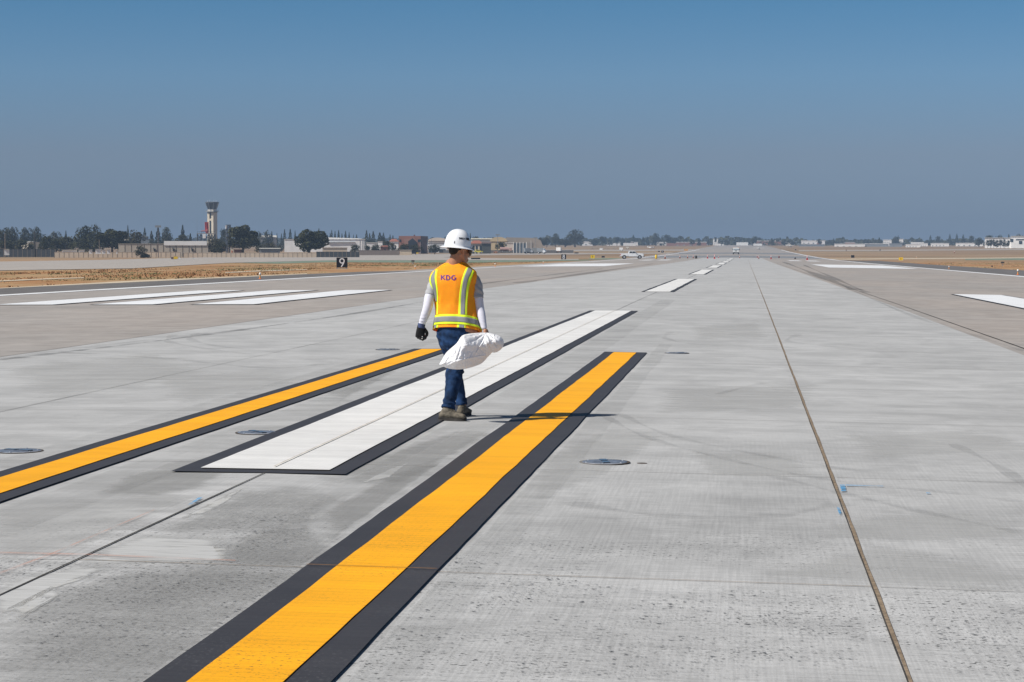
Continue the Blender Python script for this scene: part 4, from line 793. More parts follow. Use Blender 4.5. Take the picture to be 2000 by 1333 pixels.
def box_truck():
    p, d = at(1437.5, 497.2); h = far(1437.5, d)[1]; d = d; k = d/FPX; W2 = 6.2*k; Ht = 13.2*k
    t = thing('box_truck', 'white high truck standing on the runway centreline far away', 'truck', p, h)
    b = MB(); b.prism([(-W2, .28*Ht), (W2, .28*Ht), (W2, .9*Ht), (W2*.85, Ht), (-W2*.85, Ht), (-W2, .9*Ht)], 0, 7); b.build('body', mat('truck_white', (.72, .72, .70), .5, .06, .5), t, False, .05)
    MB().box(-W2*.85, W2*.85, -.05, .02, .62*Ht, .80*Ht).build('windscreen', mat('pale_glass', (.32, .38, .42), .2, .1, 2), t); MB().box(-W2*.95, W2*.95, -.12, .3, .16*Ht, .28*Ht).build('bumper', PLAST, t)
    for s_ in (-1, 1):
        MB().box(*sorted((s_*W2*.55, s_*W2*.8)), .0, .1, Ht, Ht*1.06).build('beacon', mat('orange_lamp', (.8, .3, .12), .4, .1, 3), t); MB().box(*sorted((s_*W2*.6, s_*W2*.85)), -.08, 0, .34*Ht, .42*Ht).build('headlight', CLEARL, t)
        MB().box(*sorted((s_*W2*1.0, s_*W2*1.18)), .2, .4, .6*Ht, .85*Ht).build('mirror', PLAST, t)
        for y in (1.2, 5.6): wheel(t, s_*(W2-.2), 0, .5, .3) if False else MB().cyl((s_*(W2-.35), y, .5), (s_*(W2-.02), y, .5), .5, n=16).build('wheel', TYRE, t)
    MB().box(-W2*.2, W2*.2, -.04, .01, .45*Ht, .55*Ht).build('grille', PLAST, t)
box_truck()
def car(px, row, D, L, label, body, m2=None, cat='car', kind='sedan', yaw=0, name='car'):
    pc, h = far(px, D); z = ztop(row, D); t = thing(name, label, cat, (pc.x, pc.y, max(z, pc.z) if abs(z-pc.z) < .8 else pc.z), h+yaw)
    f = L/2; hw = .9
    if kind == 'sedan':
        MB().prism([(-f, .35), (f, .35), (f, .75), (f*.5, .95), (f*.2, 1.42), (-f*.45, 1.45), (-f*.85, 1.0), (-f, .85)], -hw, hw).build('body', body, t, False, .05)
        MB().prism([(-f*.62, 1.0), (-f*.42, 1.36), (f*.15, 1.34), (f*.38, 1.0)], -hw-.01, hw+.01).build('window', GLASS, t)
    elif kind == 'truck':
        MB().prism([(f*.35, .5), (f, .5), (f, 1.2), (f*.8, 1.35), (f*.65, 2.1), (f*.35, 2.15)], -hw, hw).build('cab', body, t, False, .05)
        MB().box(-f, f*.33, -hw-.1, hw+.1, .8, 2.3).build('load_body', m2 or body, t)
        MB().prism([(f*.62, 1.4), (f*.58, 2.0), (f*.42, 2.0), (f*.42, 1.4)], -hw-.01, hw+.01).build('window', GLASS, t)
    elif kind == 'tanker':
        MB().cyl((-f, 0, 1.4), (f*.5, 0, 1.4), .8, n=14).build('tank', body, t); MB().box(f*.55, f, -hw, hw, .5, 2.0).build('cab', m2 or body, t, False, .1); MB().box(-f, f*.5, -.7, .7, .5, .7).build('chassis', PLAST, t)
    for x in (-f*.62, f*.65):
        for s_ in (-1, 1): wheel(t, x, s_*(hw-.06), .36, .22)
    return t
YEL = mat('taxi_yellow', (.68, .58, .05), .4, .05, 2, coat=.4)
car(934.5, 495, 830, 3.8, 'yellow and white car on the apron right of the worker', YEL)
car(1032, 496.3, 850, 3.4, 'white utility truck, left one of two beside a grey machine', CARW, GREYM, 'truck', 'truck', .25, 'utility_truck'); car(1058, 496.3, 850, 3.6, 'white utility truck right of the grey machine', CARW, GREYM, 'truck', 'truck', -.3, 'utility_truck')
car(988, 493, 880, 5.2, 'pinkish tanker truck on the apron before the hangars', mat('pink_tank', (.42, .27, .24), .5, .1, 2), mat('pink_cab', (.46, .30, .26)), 'truck', 'tanker', 0, 'tanker_truck')
car(1092, 494, 870, 2.6, 'truck with orange striped light body left of the number eight sign', mat('orange_cab', (.75, .42, .25)), WWALL, 'truck', 'truck', 1.3, 'service_truck')
def machine(px, w, top, base, D, label, m, name='ground_unit', cat='machine'):
    t = bldg(name, label, px-w/2, px+w/2, top, D, 1.8, m, base=base, cat=cat); hw = w/FPX*D/2
    for s_ in (-1, 1): MB().cyl((s_*hw*.6-.1, -.1, .25), (s_*hw*.6+.1, -.1, .25), .28, n=10).build('wheel', TYRE, t)
    return t
machine(1044, 9, 484.5, 495.5, 850, 'tall grey ground power machine between two white utility trucks', mat('machine_grey', (.24, .25, .25)))
machine(968, 8, 491.5, 495, 840, 'small orange machine right of the yellow car', mat('machine_orange', (.45, .20, .10)))
machine(1213, 7, 484, 490, 1100, 'white ramp vehicle above the white pickup bed', WWALL, 'ramp_vehicle', 'vehicle'); machine(1174, 6, 485.5, 490, 1200, 'small white ramp vehicle left of the pickup', WWALL, 'ramp_vehicle', 'vehicle')
machine(1225.5, 6, 482.5, 486.5, 1200, 'white and brown ramp vehicle above the pickup cab', CREAM, 'ramp_vehicle', 'vehicle')
for i, (a, b) in enumerate(((1153, 1161), (1163, 1170), (1172, 1181), (1183, 1191), (1196, 1204))): bldg('white_trailer', 'white box trailer in the parked row far behind the yellow sign', a, b, 484.8, 1450, 2.5, WWALL, PALE, ('flat', 484.5), cat='trailer', group='parked row of white trailers', base=487)
def plane(px, row, D, s_, label, yaw=0):
    p, h = far(px, D); t = thing('parked_aircraft', label, 'aircraft', (p.x, p.y, p.z), h+yaw)
    MB().lathe([(.02, -3.2), (.28, -2.6), (.62, -.6), (.62, .8), (.5, 1.8), (.1, 2.6)], 12).build('fuselage', WWALL, t, True).rotation_euler = (0, R(90), 0)
    t.children[0].location.z = 1.3; MB().box(-.5, .7, -5, 5, 1.75, 1.87).build('wing', WWALL, t); MB().prism([(-3.3, 1.4), (-3.4, 2.7), (-2.8, 2.7), (-2.1, 1.5)], -.05, .05).build('tail_fin', WWALL, t); MB().box(-3.2, -2.5, -1.6, 1.6, 1.5, 1.58).build('tailplane', WWALL, t)
    MB().prism([(.4, 1.6), (.6, 1.9), (1.2, 1.85), (1.5, 1.5)], -.4, .4).build('window', GLASS, t); MB().cyl((2.65, 0, 1.3), (2.72, 0, 1.3), .9, n=14).build('propeller_hub', PLAST, t).scale = (1, .12, 1)
    for x, y in ((1.6, 0), (-.2, 1.2), (-.2, -1.2)): MB().cyl((x, y-.06, .2), (x, y+.06, .2), .2, n=10).build('wheel', TYRE, t); MB().cyl((x, y, .2), (x, y*.5, 1.2), .05, n=5).build('strut', GREYM, t)
    t.scale = (s_,)*3
plane(1543, 483, 1650, .85, 'small white parked aircraft right of the white roofed building', .9); plane(1482, 490, 1150, .62, 'white parked aircraft on the right side of the far runway', 1.3)
plane(1272, 486, 1300, .8, 'small grey white aircraft parked above the far taxiway behind the pickup', .2)
# ------------------------------------------------------------------ signs, cones, small lights
SIGNB = mat('sign_black', (.012, .013, .018), .45, .1, 5); SIGNY = mat('sign_yellow', (.80, .52, .02), .5, .08, 3); SIGNW = mat('sign_white', (.82, .83, .86), .5, .04, 4); SIGNF = mat('sign_frame', (.35, .36, .38), .5, .1, 5)
ARC = lambda cx, cy, rx, ry, a0, a1, n=14: [(cx+rx*math.cos(R(a0+(a1-a0)*i/n)), cy+ry*math.sin(R(a0+(a1-a0)*i/n))) for i in range(n+1)]
GL = {'9': (.62, [ARC(.31, .69, .25, .25, -40, 300, 24)+[], [(.535, .60), (.50, .47), (.40, .28), (.22, .0)]]), '8': (.6, [ARC(.30, .745, .20, .205, 0, 360, 24), ARC(.30, .285, .245, .235, 0, 360, 24)]),
 'K': (.62, [[(.09, 0), (.09, 1)], [(.58, .98), (.13, .45)], [(.27, .58), (.60, .02)]]), 'D': (.66, [[(.09, .0), (.09, 1.0)], [(.03, .935), (.28, .935)]+ARC(.28, .5, .29, .435, 90, -90)+[(.03, .065)]]), 'G': (.68, [ARC(.36, .5, .29, .435, 48, 318, 22)+[(.60, .28), (.60, .47), (.40, .47)]]),
 'S': (.56, [ARC(.28, .73, .2, .22, 30, 270, 12)+ARC(.28, .27, .21, .24, 90, -150, 12)]), 'A': (.64, [[(.04, 0), (.32, .97), (.60, 0)], [(.15, .32), (.50, .32)]]), 'F': (.52, [[(.09, 0), (.09, .94), (.50, .94)], [(.1, .5), (.42, .5)]]),
 'E': (.54, [[(.50, .94), (.09, .94), (.09, .06), (.50, .06)], [(.1, .5), (.42, .5)]]), 'T': (.58, [[(.02, .94), (.56, .94)], [(.29, .9), (.29, 0)]]), 'Y': (.6, [[(.03, 1), (.30, .5), (.57, 1)], [(.30, .5), (.30, 0)]]),
 'M': (.76, [[(.08, 0), (.08, .95), (.38, .35), (.68, .95), (.68, 0)]]), 'I': (.26, [[(.13, 0), (.13, 1)]]), ' ': (.3, [])}
def letters(s_, h, th=.17, gap=.12):
    """block lettering of height h, centred, one thin ribbon per stroke"""
    W_ = sum(GL[c][0]+gap for c in s_)-gap; x0 = -W_/2; mb = MB(); z = 0
    for c in s_:
        for st in GL[c][1]:
            P = [Vector((x0+a, b)) for a, b in st]; P = [P[0]]+[P[i].lerp(P[i+1], (k+1)/m) for i in range(len(P)-1) for m in [max(1, int((P[i+1]-P[i]).length/.12))] for k in range(m)]; v = []; n = len(P); closed = (P[0]-P[-1]).length < 1e-3
            for i, p in enumerate(P):
                a = (P[i]-P[i-1]).normalized() if i else ((P[0]-P[-2]).normalized() if closed else (P[1]-P[0]).normalized()); b = (P[i+1]-P[i]).normalized() if i < n-1 else ((P[1]-P[0]).normalized() if closed else a)
                t = (a+b).normalized() if (a+b).length > .1 else a; nn = Vector((-t.y, t.x)); k = th/2/max(.45, abs(nn.dot(Vector((-a.y, a.x)))))
                for q in (p+nn*k, p-nn*k): v.append((q.x*h, q.y*h, z))
            z += .0003; mb.add(v, [(2*i, 2*i+1, 2*i+3, 2*i+2) for i in range(n-1)])
        x0 += GL[c][0]+gap
    me = mb.mesh('lettering'); b = bmesh.new(); b.from_mesh(me)
    for f in b.faces:
        f.normal_update()
        if f.normal.z < 0: f.normal_flip()
    b.to_mesh(me); b.free(); return me
def text_mesh(s_, size=1, bold=.0, ext=.004):
    c = bpy.data.curves.new('txt', 'FONT'); c.body = s_; c.size = size; c.align_x = 'CENTER'; c.align_y = 'CENTER'; c.offset = bold; c.extrude = ext
    o = bpy.data.objects.new('txt', c); COL.objects.link(o); dg = bpy.context.evaluated_depsgraph_get(); dg.update(); me = bpy.data.meshes.new_from_object(o.evaluated_get(dg)); bpy.data.objects.remove(o); return me
def sign(px, base, w, h, label, m, txt=None, tm=None, legs=True, yaw=0, cat='sign', tsize=.9, front='face'):
    p, d = at(px, base); k = d/FPX; hd = far(px, d)[1]; Wm, Hm = w*k, h*k; lg = .10*Hm if legs else .02
    t = thing('runway_sign', label, cat, p, hd+yaw)
    MB().box(-Wm/2, Wm/2, 0, .28, lg, Hm).build('cabinet', SIGNF if front == 'back' else m, t, False, .012)
    f = MB(); f.box(-Wm/2, Wm/2, -.012, -.001, lg, lg+.03); f.box(-Wm/2, Wm/2, -.012, -.001, Hm-.03, Hm); f.box(-Wm/2, -Wm/2+.03, -.012, -.001, lg+.03, Hm-.03); f.box(Wm/2-.03, Wm/2, -.012, -.001, lg+.03, Hm-.03); f.build('frame', SIGNF if m != SIGNB else mat('frame_black', (.05, .05, .06)), t)
    for s_ in (-1, 1): MB().cyl((s_*Wm*.42, .12, 0), (s_*Wm*.42, .12, lg+.02), .04, n=8).build('leg', SIGNF, t)
    MB().box(-Wm*.55, Wm*.55, -.12, .45, -.03, .03).build('concrete_pad', mat('sign_pad', (.38, .36, .33)), t)
    if txt:
        me = letters(txt, Hm*.70*tsize, .125); o = link('lettering', me, tm, t); o.rotation_euler = (R(90), 0, 0); o.location = (0, -.018, (lg+Hm)/2-Hm*.35*tsize)
    return t
sign(668, 525, 21.5, 21.5, 'black distance sign with a white number 9 in the grass', SIGNB, '9', SIGNW, tsize=1.12)
sign(1101, 507.6, 9.6, 10.4, 'small black distance sign with a white number 8', SIGNB, '8', SIGNW, tsize=1.05)
sign(1157.5, 506.2, 9, 8, 'yellow taxiway sign between the number 8 sign and the pickup', SIGNY, 'F', SIGNB, tsize=.6)
sign(1178, 504.2, 6.5, 4, 'dark grey sign seen from behind right of the yellow taxiway sign', PLAST)
sign(1759.5, 510, 9, 7.2, 'yellow taxiway sign in the grass on the right side', SIGNY, 'A', SIGNB, tsize=.6)
sign(1665.5, 504.4, 6.5, 5.6, 'plain black sign in the right side grass left of the yellow sign', SIGNB)
sign(1287, 492.6, 4, 2.4, 'tiny black sign far left of the runway', SIGNB); sign(1294, 494.4, 4.6, 4.6, 'narrow black double panelled sign left of the runway', SIGNB, 'F', SIGNW, tsize=.8)
sign(1340, 491.2, 8, 4.6, 'orange board sign left of the far runway', mat('sign_orange', (.60, .33, .14))); sign(1554, 489.6, 2.6, 2.2, 'tiny black sign right of the far runway', SIGNB)
sign(343, 507.3, 8.5, 6.2, 'yellow sign with a brown end beside the left taxiway', SIGNY); sign(336.5, 507, 5, 4.6, 'brown equipment box left of the yellow sign', mat('brown_box', (.16, .09, .06)), cat='box'); sign(350.5, 506.8, 3.4, 3.6, 'small white box right of the yellow sign', WWALL, cat='box')
sign(379, 506.5, 4, 2, 'small white box by the taxiway right of the yellow sign group', WWALL, cat='box'); sign(815, 496.6, 4.8, 4.2, 'yellow marker sign below the brick office', SIGNY, tsize=.4)
sign(929, 507.6, 18, 3.6, 'long low dark sign panel right of the worker', SIGNB, legs=False); sign(1126, 495.6, 8, 2.2, 'long thin dark sign panel above the number 8 sign', SIGNB, legs=False)
sign(1719, 490, 3, 2, 'small dark far sign in the right side grass', PLAST); sign(1653, 490, 3.4, 1.8, 'small brown far sign in the right side grass', mat('brown_box', (.16, .09, .06)))
def papi(px, base, label):
    p, d = at(px, base); t = thing('approach_light_unit', label, 'light unit', p, far(px, d)[1]); k = d/FPX
    MB().prism([(-3.4*k, 5.2*k), (3.4*k, 5.2*k), (3.4*k, 7.6*k), (-1.5*k, 8*k), (-3.4*k, 7*k)], 0, .5).build('housing', PLAST, t, False, .02)
    for s_ in (-.8, .8): MB().cyl((s_*k, .25, 0), (s_*k*1.3, .25, 5.3*k), .04, n=6).build('leg', SIGNF, t)
papi(1958, 519.5, 'black light unit on legs in the grass at the right edge'); papi(806.5, 516.5, 'dark light unit in the grass left of the worker')
OR = mat('cone_orange', (.85, .17, .035), .5, .08, 6); PK = mat('cone_red', (.75, .10, .10), .5, .08, 6); REFL = mat('cone_collar', (.80, .80, .80), .4, .05, 5)
def cone_proto(m):
    t = thing('traffic_cone', '', 'cone'); MB().box(-.18, .18, -.18, .18, 0, .04).build('base', PLAST if m is OR else m, t, False, .01)
    c = MB(); c.lathe([(.13, .04), (.028, .90), (.02, .92)], 16); c.build('cone_body', m, t, True); MB().lathe([(.083, .45), (.062, .62)], 16, c=(0, 0, 0)).build('collar', REFL, t, True); MB().lathe([(.054, .70), (.042, .80)], 16).build('collar', REFL, t, True); return t
C1, C2 = cone_proto(OR), cone_proto(PK); used = set()
for px, row, h, P_, lab in [(1299, 506.2, 8, C1, 'orange cone with white collar just right of the yellow marker'), (1328, 505, 6, C1, 'first small orange cone right of the white collared one'), (1343, 505, 6.5, C1, 'second small orange cone left of the dark barrel'),
        (1354, 504.6, 6, C1, 'orange cone touching the left side of the dark barrel'), (1382, 505.4, 8, C2, 'pinkish red cone left of the largest red cone'), (1395.5, 506, 9, C2, 'largest red and white cone before the white truck'), (1403.5, 504.5, 4.5, C2, 'small faint red cone right of the largest one'),
        (1444.5, 504.5, 5, C1, 'small orange cone beside the runway centreline'), (1479, 503.6, 5, C2, 'dark red cone right of the centreline'), (1482, 506, 6, C1, 'orange cone standing right behind a dark red one'), (1506, 506.5, 8, C2, 'slim red cone on the right half of the runway'),
        (1576.5, 508.5, 10, C2, 'tall red and white cone near the right edge line'), (1361, 504, 4, C1, 'orange cone behind the dark barrel'), (1864, 494.6, 4.5, C1, 'orange marker far out in the right side field')]:
    o = P_ if P_.name not in used else copy_tree(P_); used.add(P_.name); p, d = at(px, row); o.location = p; s_ = h/FPX*d/.92; o.scale = (s_*1.25, s_*1.25, s_); tag(o, lab, 'cone', 'cones across the far runway')
def barrel(px, row, w, h, label, m, name='barrel', cat='barrel'):
    p, d = at(px, row); k = d/FPX; t = thing(name, label, cat, p); MB().lathe([(w*k*.42, 0), (w*k*.5, h*k*.15), (w*k*.5, h*k*.8), (w*k*.3, h*k)], 14).build('body', m, t, True); MB().lathe([(w*k*.3, h*k), (w*k*.15, h*k*1.12)], 10).build('lamp', PLAST, t)
barrel(1359.5, 505.4, 4.5, 5.4, 'dark squat barrel among the cones left of the centreline', mat('barrel_dark', (.05, .045, .04))); barrel(1281.5, 506, 4.4, 8, 'bright yellow barrel marker right of the white pickup', SIGNY, 'barrel'); barrel(1553, 506.5, 3.4, 3, 'low dark barrel near the right edge line', mat('barrel_dark', (.05, .045, .04))); barrel(1521.5, 504.6, 2.4, 4, 'small dark red barrel on the right half of the runway', mat('barrel_red', (.18, .03, .03)))
FROST = mat('frosted_lens', (.75, .73, .68), .3, .05, 8)
def edge_light(px, row, h, label):
    p, d = at(px, row); k = d/FPX*h; t = thing('runway_edge_light', label, 'edge light', p, 0, 'orange stemmed lights along the runway edges')
    MB().lathe([(.22*k, 0), (.22*k, .06*k), (.10*k, .10*k)], 14).build('base_plate', OR, t); MB().cyl((0, 0, .08*k), (0, 0, .62*k), .10*k, .085*k, 10).build('stem', mat('stem_orange', (.78, .36, .08), .6, .1, 5), t)
    MB().lathe([(.15*k, .60*k), (.17*k, .72*k), (.14*k, .95*k), (.05*k, 1.0*k)], 14).build('lens', FROST, t, True)
for a in ((508, 545.2, 12.5, 'orange stemmed edge light with white top near the left edge line'), (811, 526.2, 7, 'small orange edge light left of the worker'), (967, 521, 6.5, 'small orange edge light right of the worker'), (1988, 537.2, 11, 'orange stemmed edge light at the right edge of the picture'),
          (1853.5, 525.8, 6, 'small orange edge light on the right shoulder'), (1061, 515.5, 4.5, 'tiny orange edge light by the left edge line'), (1790, 504.4, 3, 'tiny white light in the right side grass')): edge_light(*a)
p, d = at(1937.5, 521.8); o = MB().lathe([(.12, 0), (.12, .12), (.05, .2)], 10).build('marker_stub', PLAST); o.location = p; tag(o, 'small black stub light on the right shoulder edge', 'marker')
# ------------------------------------------------------------------ the worker
PD = 18.2; pbase = Vector((CAMX, 0, CAMH))+ray(885, 819)*PD; pbase.z = g(pbase.x, pbase.y)+.004
KP = PD/FPX
def u_(px): return (px-885)*KP
def w_(row): return (819-row)*KP
def P3(px, row, v): return Vector((u_(px), v, w_(row)))
person = thing('person', 'worker in orange safety vest and white hard hat walking away across the runway', 'person', pbase, PSI)
def crm(pts, n):
    out = []; P = [np.array(p, float) for p in pts]
    for i in range(len(P)-1):
        p0, p1, p2, p3 = P[max(i-1, 0)], P[i], P[i+1], P[min(i+2, len(P)-1)]
        for k in range(n):
            u = k/n; out.append(.5*((2*p1)+(p2-p0)*u+(2*p0-5*p1+4*p2-p3)*u*u+(3*p1-p0-3*p2+p3)*u**3))
    out.append(P[-1]); return out
def tube(pts, ref=(1, 0, 0), n=6, seg=18, round0=True, round1=True):
    """pts: (x,y,z,a,b): a = half width along ref, b = half width across"""
    S_ = crm(pts, n); ref = Vector(ref); rings = []; C = [Vector(s[:3]) for s in S_]
    def ring(c, t, a, b):
        x = (ref-t*ref.dot(t)).normalized(); y = t.cross(x); return [c+x*a*math.cos(2*math.pi*i/seg)+y*b*math.sin(2*math.pi*i/seg) for i in range(seg)]
    for i, s in enumerate(S_):
        t = (C[min(i+1, len(C)-1)]-C[max(i-1, 0)]).normalized()
        if i == 0 and round0:
            for q in (.93, .75, .42): m = min(s[3], s[4]); rings.append(ring(C[0]-t*m*q*.9, t, s[3]*math.sqrt(1-q*q), s[4]*math.sqrt(1-q*q)))
        rings.append(ring(C[i], t, s[3], s[4]))
        if i == len(S_)-1 and round1:
            for q in (.42, .75, .93): m = min(s[3], s[4]); rings.append(ring(C[i]+t*m*q*.9, t, s[3]*math.sqrt(1-q*q), s[4]*math.sqrt(1-q*q)))
    v = [p for r in rings for p in r]; m = len(rings)
    f = [(k*seg+i, k*seg+(i+1) % seg, (k+1)*seg+(i+1) % seg, (k+1)*seg+i) for k in range(m-1) for i in range(seg)]+[tuple(range(seg-1, -1, -1)), tuple(range((m-1)*seg, m*seg))]
    return v, f
def ellip(c, r, M=None, n=20):
    prof = [(math.sin(math.pi*i/n)+1e-4, -math.cos(math.pi*i/n)) for i in range(n+1)]; mb = MB().lathe(prof, 24)
    M = M or Matrix.Identity(3); return [Vector(c)+M @ Vector((p[0]*r[0], p[1]*r[1], p[2]*r[2])) for p in mb.v], mb.f
def union(parts, voxel=.006, smooth=4, disp=None):
    mb = MB()
    for v, f in parts: mb.add(v, f)
    me = mb.mesh(); b = bmesh.new(); b.from_mesh(me); bmesh.ops.recalc_face_normals(b, faces=b.faces); b.to_mesh(me); b.free()
    o = bpy.data.objects.new('tmp', me); COL.objects.link(o)
    r = o.modifiers.new('r', 'REMESH'); r.mode = 'VOXEL'; r.voxel_size = voxel
    if smooth: s = o.modifiers.new('s', 'SMOOTH'); s.factor = .5; s.iterations = smooth
    dg = bpy.context.evaluated_depsgraph_get(); dg.update(); out = bpy.data.meshes.new_from_object(o.evaluated_get(dg)); bpy.data.objects.remove(o)
    if disp:
        out.update(); N = [v.normal.copy() for v in out.vertices]
        for v, n in zip(out.vertices, N): v.co += n*disp(v.co, n)
    out.materials.clear(); return out
def part(name, me, m, parent=None): return link(name, me, m, parent or person, True)
def nz(p, s, o=0): return noise.noise(Vector((p[0]*s, p[1]*s, p[2]*s))+Vector((o, o*2, o*3)))
SKIN = mat('skin', (.40, .195, .115), .5, .10, 20, spec=.4, trans=.08); SKIN.node_tree.nodes['Principled BSDF'].inputs['Subsurface Radius'].default_value = (.02, .008, .004)
HAIR = mat('black_hair', (.010, .008, .008), .6, .3, 60, bump=.4, bscale=160); SHIRT = mat('grey_shirt', (.38, .385, .40), .9, .06, 30, bump=.08, bscale=300)
SLEEVE = mat('lilac_white_sleeve', (.66, .66, .74), .75, .05, 30, bump=.05, bscale=200)
DENIM = mat('blue_denim', (.010, .032, .088), .85, .65, 11, bump=.25, bscale=420, detail=6, spec=.2)
ORANGE = mat('orange_vest_cloth', (1.0, .32, .012), .75, .05, 12, bump=.10, bscale=420, spec=.2, trans=.6); ORANGE.node_tree.nodes['Principled BSDF'].inputs['Subsurface Radius'].default_value = (.14, .02, .003)
LIME = mat('lime_tape', (.72, .90, .035), .6, .04, 10, spec=.2); SILVER = mat('silver_reflective_tape', (.235, .24, .25), .6, .06, 14, spec=.3, metal=.0)
BOOTM = mat('worn_grey_leather', (.13, .112, .085), .8, .5, 22, bump=.5, bscale=55, detail=7); SOLEM = mat('boot_sole', (.045, .040, .036), .85, .4, 30)
GLOVE = mat('black_glove', (.014, .014, .015), .6, .3, 40, bump=.3, bscale=120); GRED = mat('red_glove_tip', (.5, .02, .03), .6, .2, 30); CUFF = mat('navy_glove_cuff', (.055, .075, .16), .7, .15, 30)
HAT = mat('white_hard_hat', (.84, .85, .87), .28, .02, 6, coat=.4, spec=.5); PURPLE = mat('purple_print', (.11, .018, .17), .6, .05, 10)
BETA = R(22); BR = Vector((math.cos(BETA), -math.sin(BETA), 0)); BF = Vector((math.sin(BETA), math.cos(BETA), 0))     # body right, body front
ROWS = [(509.5, 877, 906, .058, .035), (513, 874.5, 908, .066, .03), (518, 866, 912.5, .078, .02), (524, 857, 919, .090, .012), (531, 847.5, 928, .100, .006), (538, 842.5, 930, .108, 0), (548, 840, 929, .117, 0), (560, 842.5, 927, .124, 0), (575, 848.5, 926.5, .126, 0), (590, 851, 927.5, .122, 0),
        (602, 852.5, 929.5, .120, .0), (615, 852.5, 932.5, .125, 0), (630, 850.5, 935.5, .133, 0), (641, 849, 937.5, .138, 0), (648, 848, 938.5, .141, 0)]
TILT = .30
TS = []
for row, l, r, b, dv in ROWS:
    hw = (r-l)/2*KP; a = math.sqrt(max(1e-4, hw*hw-(b*math.sin(BETA))**2))/math.cos(BETA); TS.append((u_((l+r)/2), dv, w_(row), a, b))
TSI = crm(TS, 6); NT_ = len(TSI)-1
def torso(s, phi, off=0.0):
    """phi=0 is the middle of the back, +pi/2 the right side"""
    s = min(max(s, 0), 1)*NT_; i = min(int(s), NT_-1); q = TSI[i]*(1-(s-i))+TSI[i+1]*(s-i)
    def sp(x, e=.88): return math.copysign(abs(x)**e, x)
    x, y = sp(math.sin(phi))*(q[3]+off), -sp(math.cos(phi))*(q[4]+off)
    fall = min(1, max(0, (1.30-q[2])/.3)); z = q[2]-TILT*y*fall-TILT*q[4]*fall*.0
    f = 0
    if q[2] < 1.3:   # loose cloth: soft vertical folds, deeper low down
        k = (1.3-q[2])/.5
        f = .0055*k*math.sin(phi*9+2.2*math.sin(q[2]*9))+.008*noise.noise(Vector((phi*2.4, q[2]*5, 2)))*min(1.2, k+.3)+.0028*noise.noise(Vector((phi*6, q[2]*14, 7)))
    n = (BR*math.sin(phi)-BF*math.cos(phi))
    return Vector((q[0], q[1], z))+BR*x+BF*y+n*f
def loft(s0, s1, p0, p1, ns, np_, off, closed=False):
    v = [torso(s0+(s1-s0)*i/ns, p0+(p1-p0)*j/np_, off) for i in range(ns+1) for j in range(np_ if closed else np_+1)]; w = np_ if closed else np_+1
    f = [(i*w+j, i*w+(j+1) % w, (i+1)*w+(j+1) % w, (i+1)*w+j) for i in range(ns) for j in range(np_)]
    return v, f
def s_row(row):
    w = w_(row); lo, hi = 0, 1
    for _ in range(30):
        m = (lo+hi)/2
        if torso(m, 0).z > w: lo = m
        else: hi = m
    return lo
def on_torso(px, row, off):
    """point of the vest back seen at px,row"""
    s = s_row(row)
    for _ in range(3):
        lo, hi = -1.45, 1.15+.25
        for _k in range(26):
            m = (lo+hi)/2
            if torso(s, m).x < u_(px): lo = m
            else: hi = m
        z = torso(s, lo).z; s += (z-w_(row))/ (TS[0][2]-TS[-1][2])
    return torso(s, lo, off)
# body under the clothes: one continuous surface with head, neck, arms, hands, legs
HG = R(58); HP = R(13); HC = P3(898, 490.5, .0)
HRt, HFw = Vector((math.cos(HG), -math.sin(HG), 0)), Vector((math.sin(HG), math.cos(HG), 0))
HM = Matrix((HRt, HFw, Vector((0, 0, 1)))).transposed() @ Matrix.Rotation(-HP, 3, 'X')
def Hd(x, y, z): return HC+HM @ Vector((x, y, z))
def hell(c, r, rx=0): return ellip(Hd(*c), r, HM @ Matrix.Rotation(rx, 3, 'X'))
head = [hell((0, -.012, .035), (.076, .096, .092)), hell((0, .03, -.035), (.060, .064, .082)), hell((0, .012, -.06), (.057, .055, .05)),
        hell((0, .070, -.098), (.024, .022, .020)), hell((0, .088, .045), (.05, .016, .03)), hell((0, .093, -.066), (.026, .014, .012)), hell((0, .092, -.079), (.022, .013, .009))]
head.append(([Hd(*p) for p in [(-.012, .085, .022), (.012, .085, .022), (.018, .092, -.045), (-.018, .092, -.045), (0, .098, .020), (.006, .120, -.040), (-.006, .120, -.040)]], [(0, 3, 2, 1), (0, 1, 4), (1, 2, 5, 4), (0, 4, 6, 3), (2, 3, 6, 5), (4, 5, 6)]))
for s_ in (-1, 1):
    head.append(hell((s_*.048, .058, -.020), (.018, .020, .016)))                                      # cheek bones
    a, b = (s_*.060, .0, -.035), (s_*.020, .072, -.100)
    head.append(tube([(*Hd(*a), .020, .022), (*Hd(s_*.050, .035, -.080), .016, .018), (*Hd(*b), .014, .016)], HRt))
    head.append(hell((s_*.030, .086, .006), (.012, .009, .008)))
neck = tube([(*Hd(0, -.005, -.03), .058, .062), (*P3(892.5, 503, -.012), .058, .062), (*P3(890.5, 511, -.012), .059, .063), (*P3(889, 521, -.004), .066, .062)], BR)
tor = tube([(q[0], q[1], q[2], q[3]*.86, q[4]*.86) for q in TS[2:]]+[(u_(891), 0, w_(660), .12, .09)], BR)
SHL, SHR = P3(849, 541, .0), P3(927, 541, -.0)
def limb(pts, k=1.0): return [(*p, a*k, b*k) for p, a, b in pts]
ARML = [(P3(858, 551, .05), .040, .045), (P3(845, 562, .04), .040, .045), (P3(839.5, 580, .008), .046, .048), (P3(835.5, 602, -.01), .043, .044), (P3(830, 618, 0), .039, .038), (P3(823.5, 635, .02), .029, .027)]
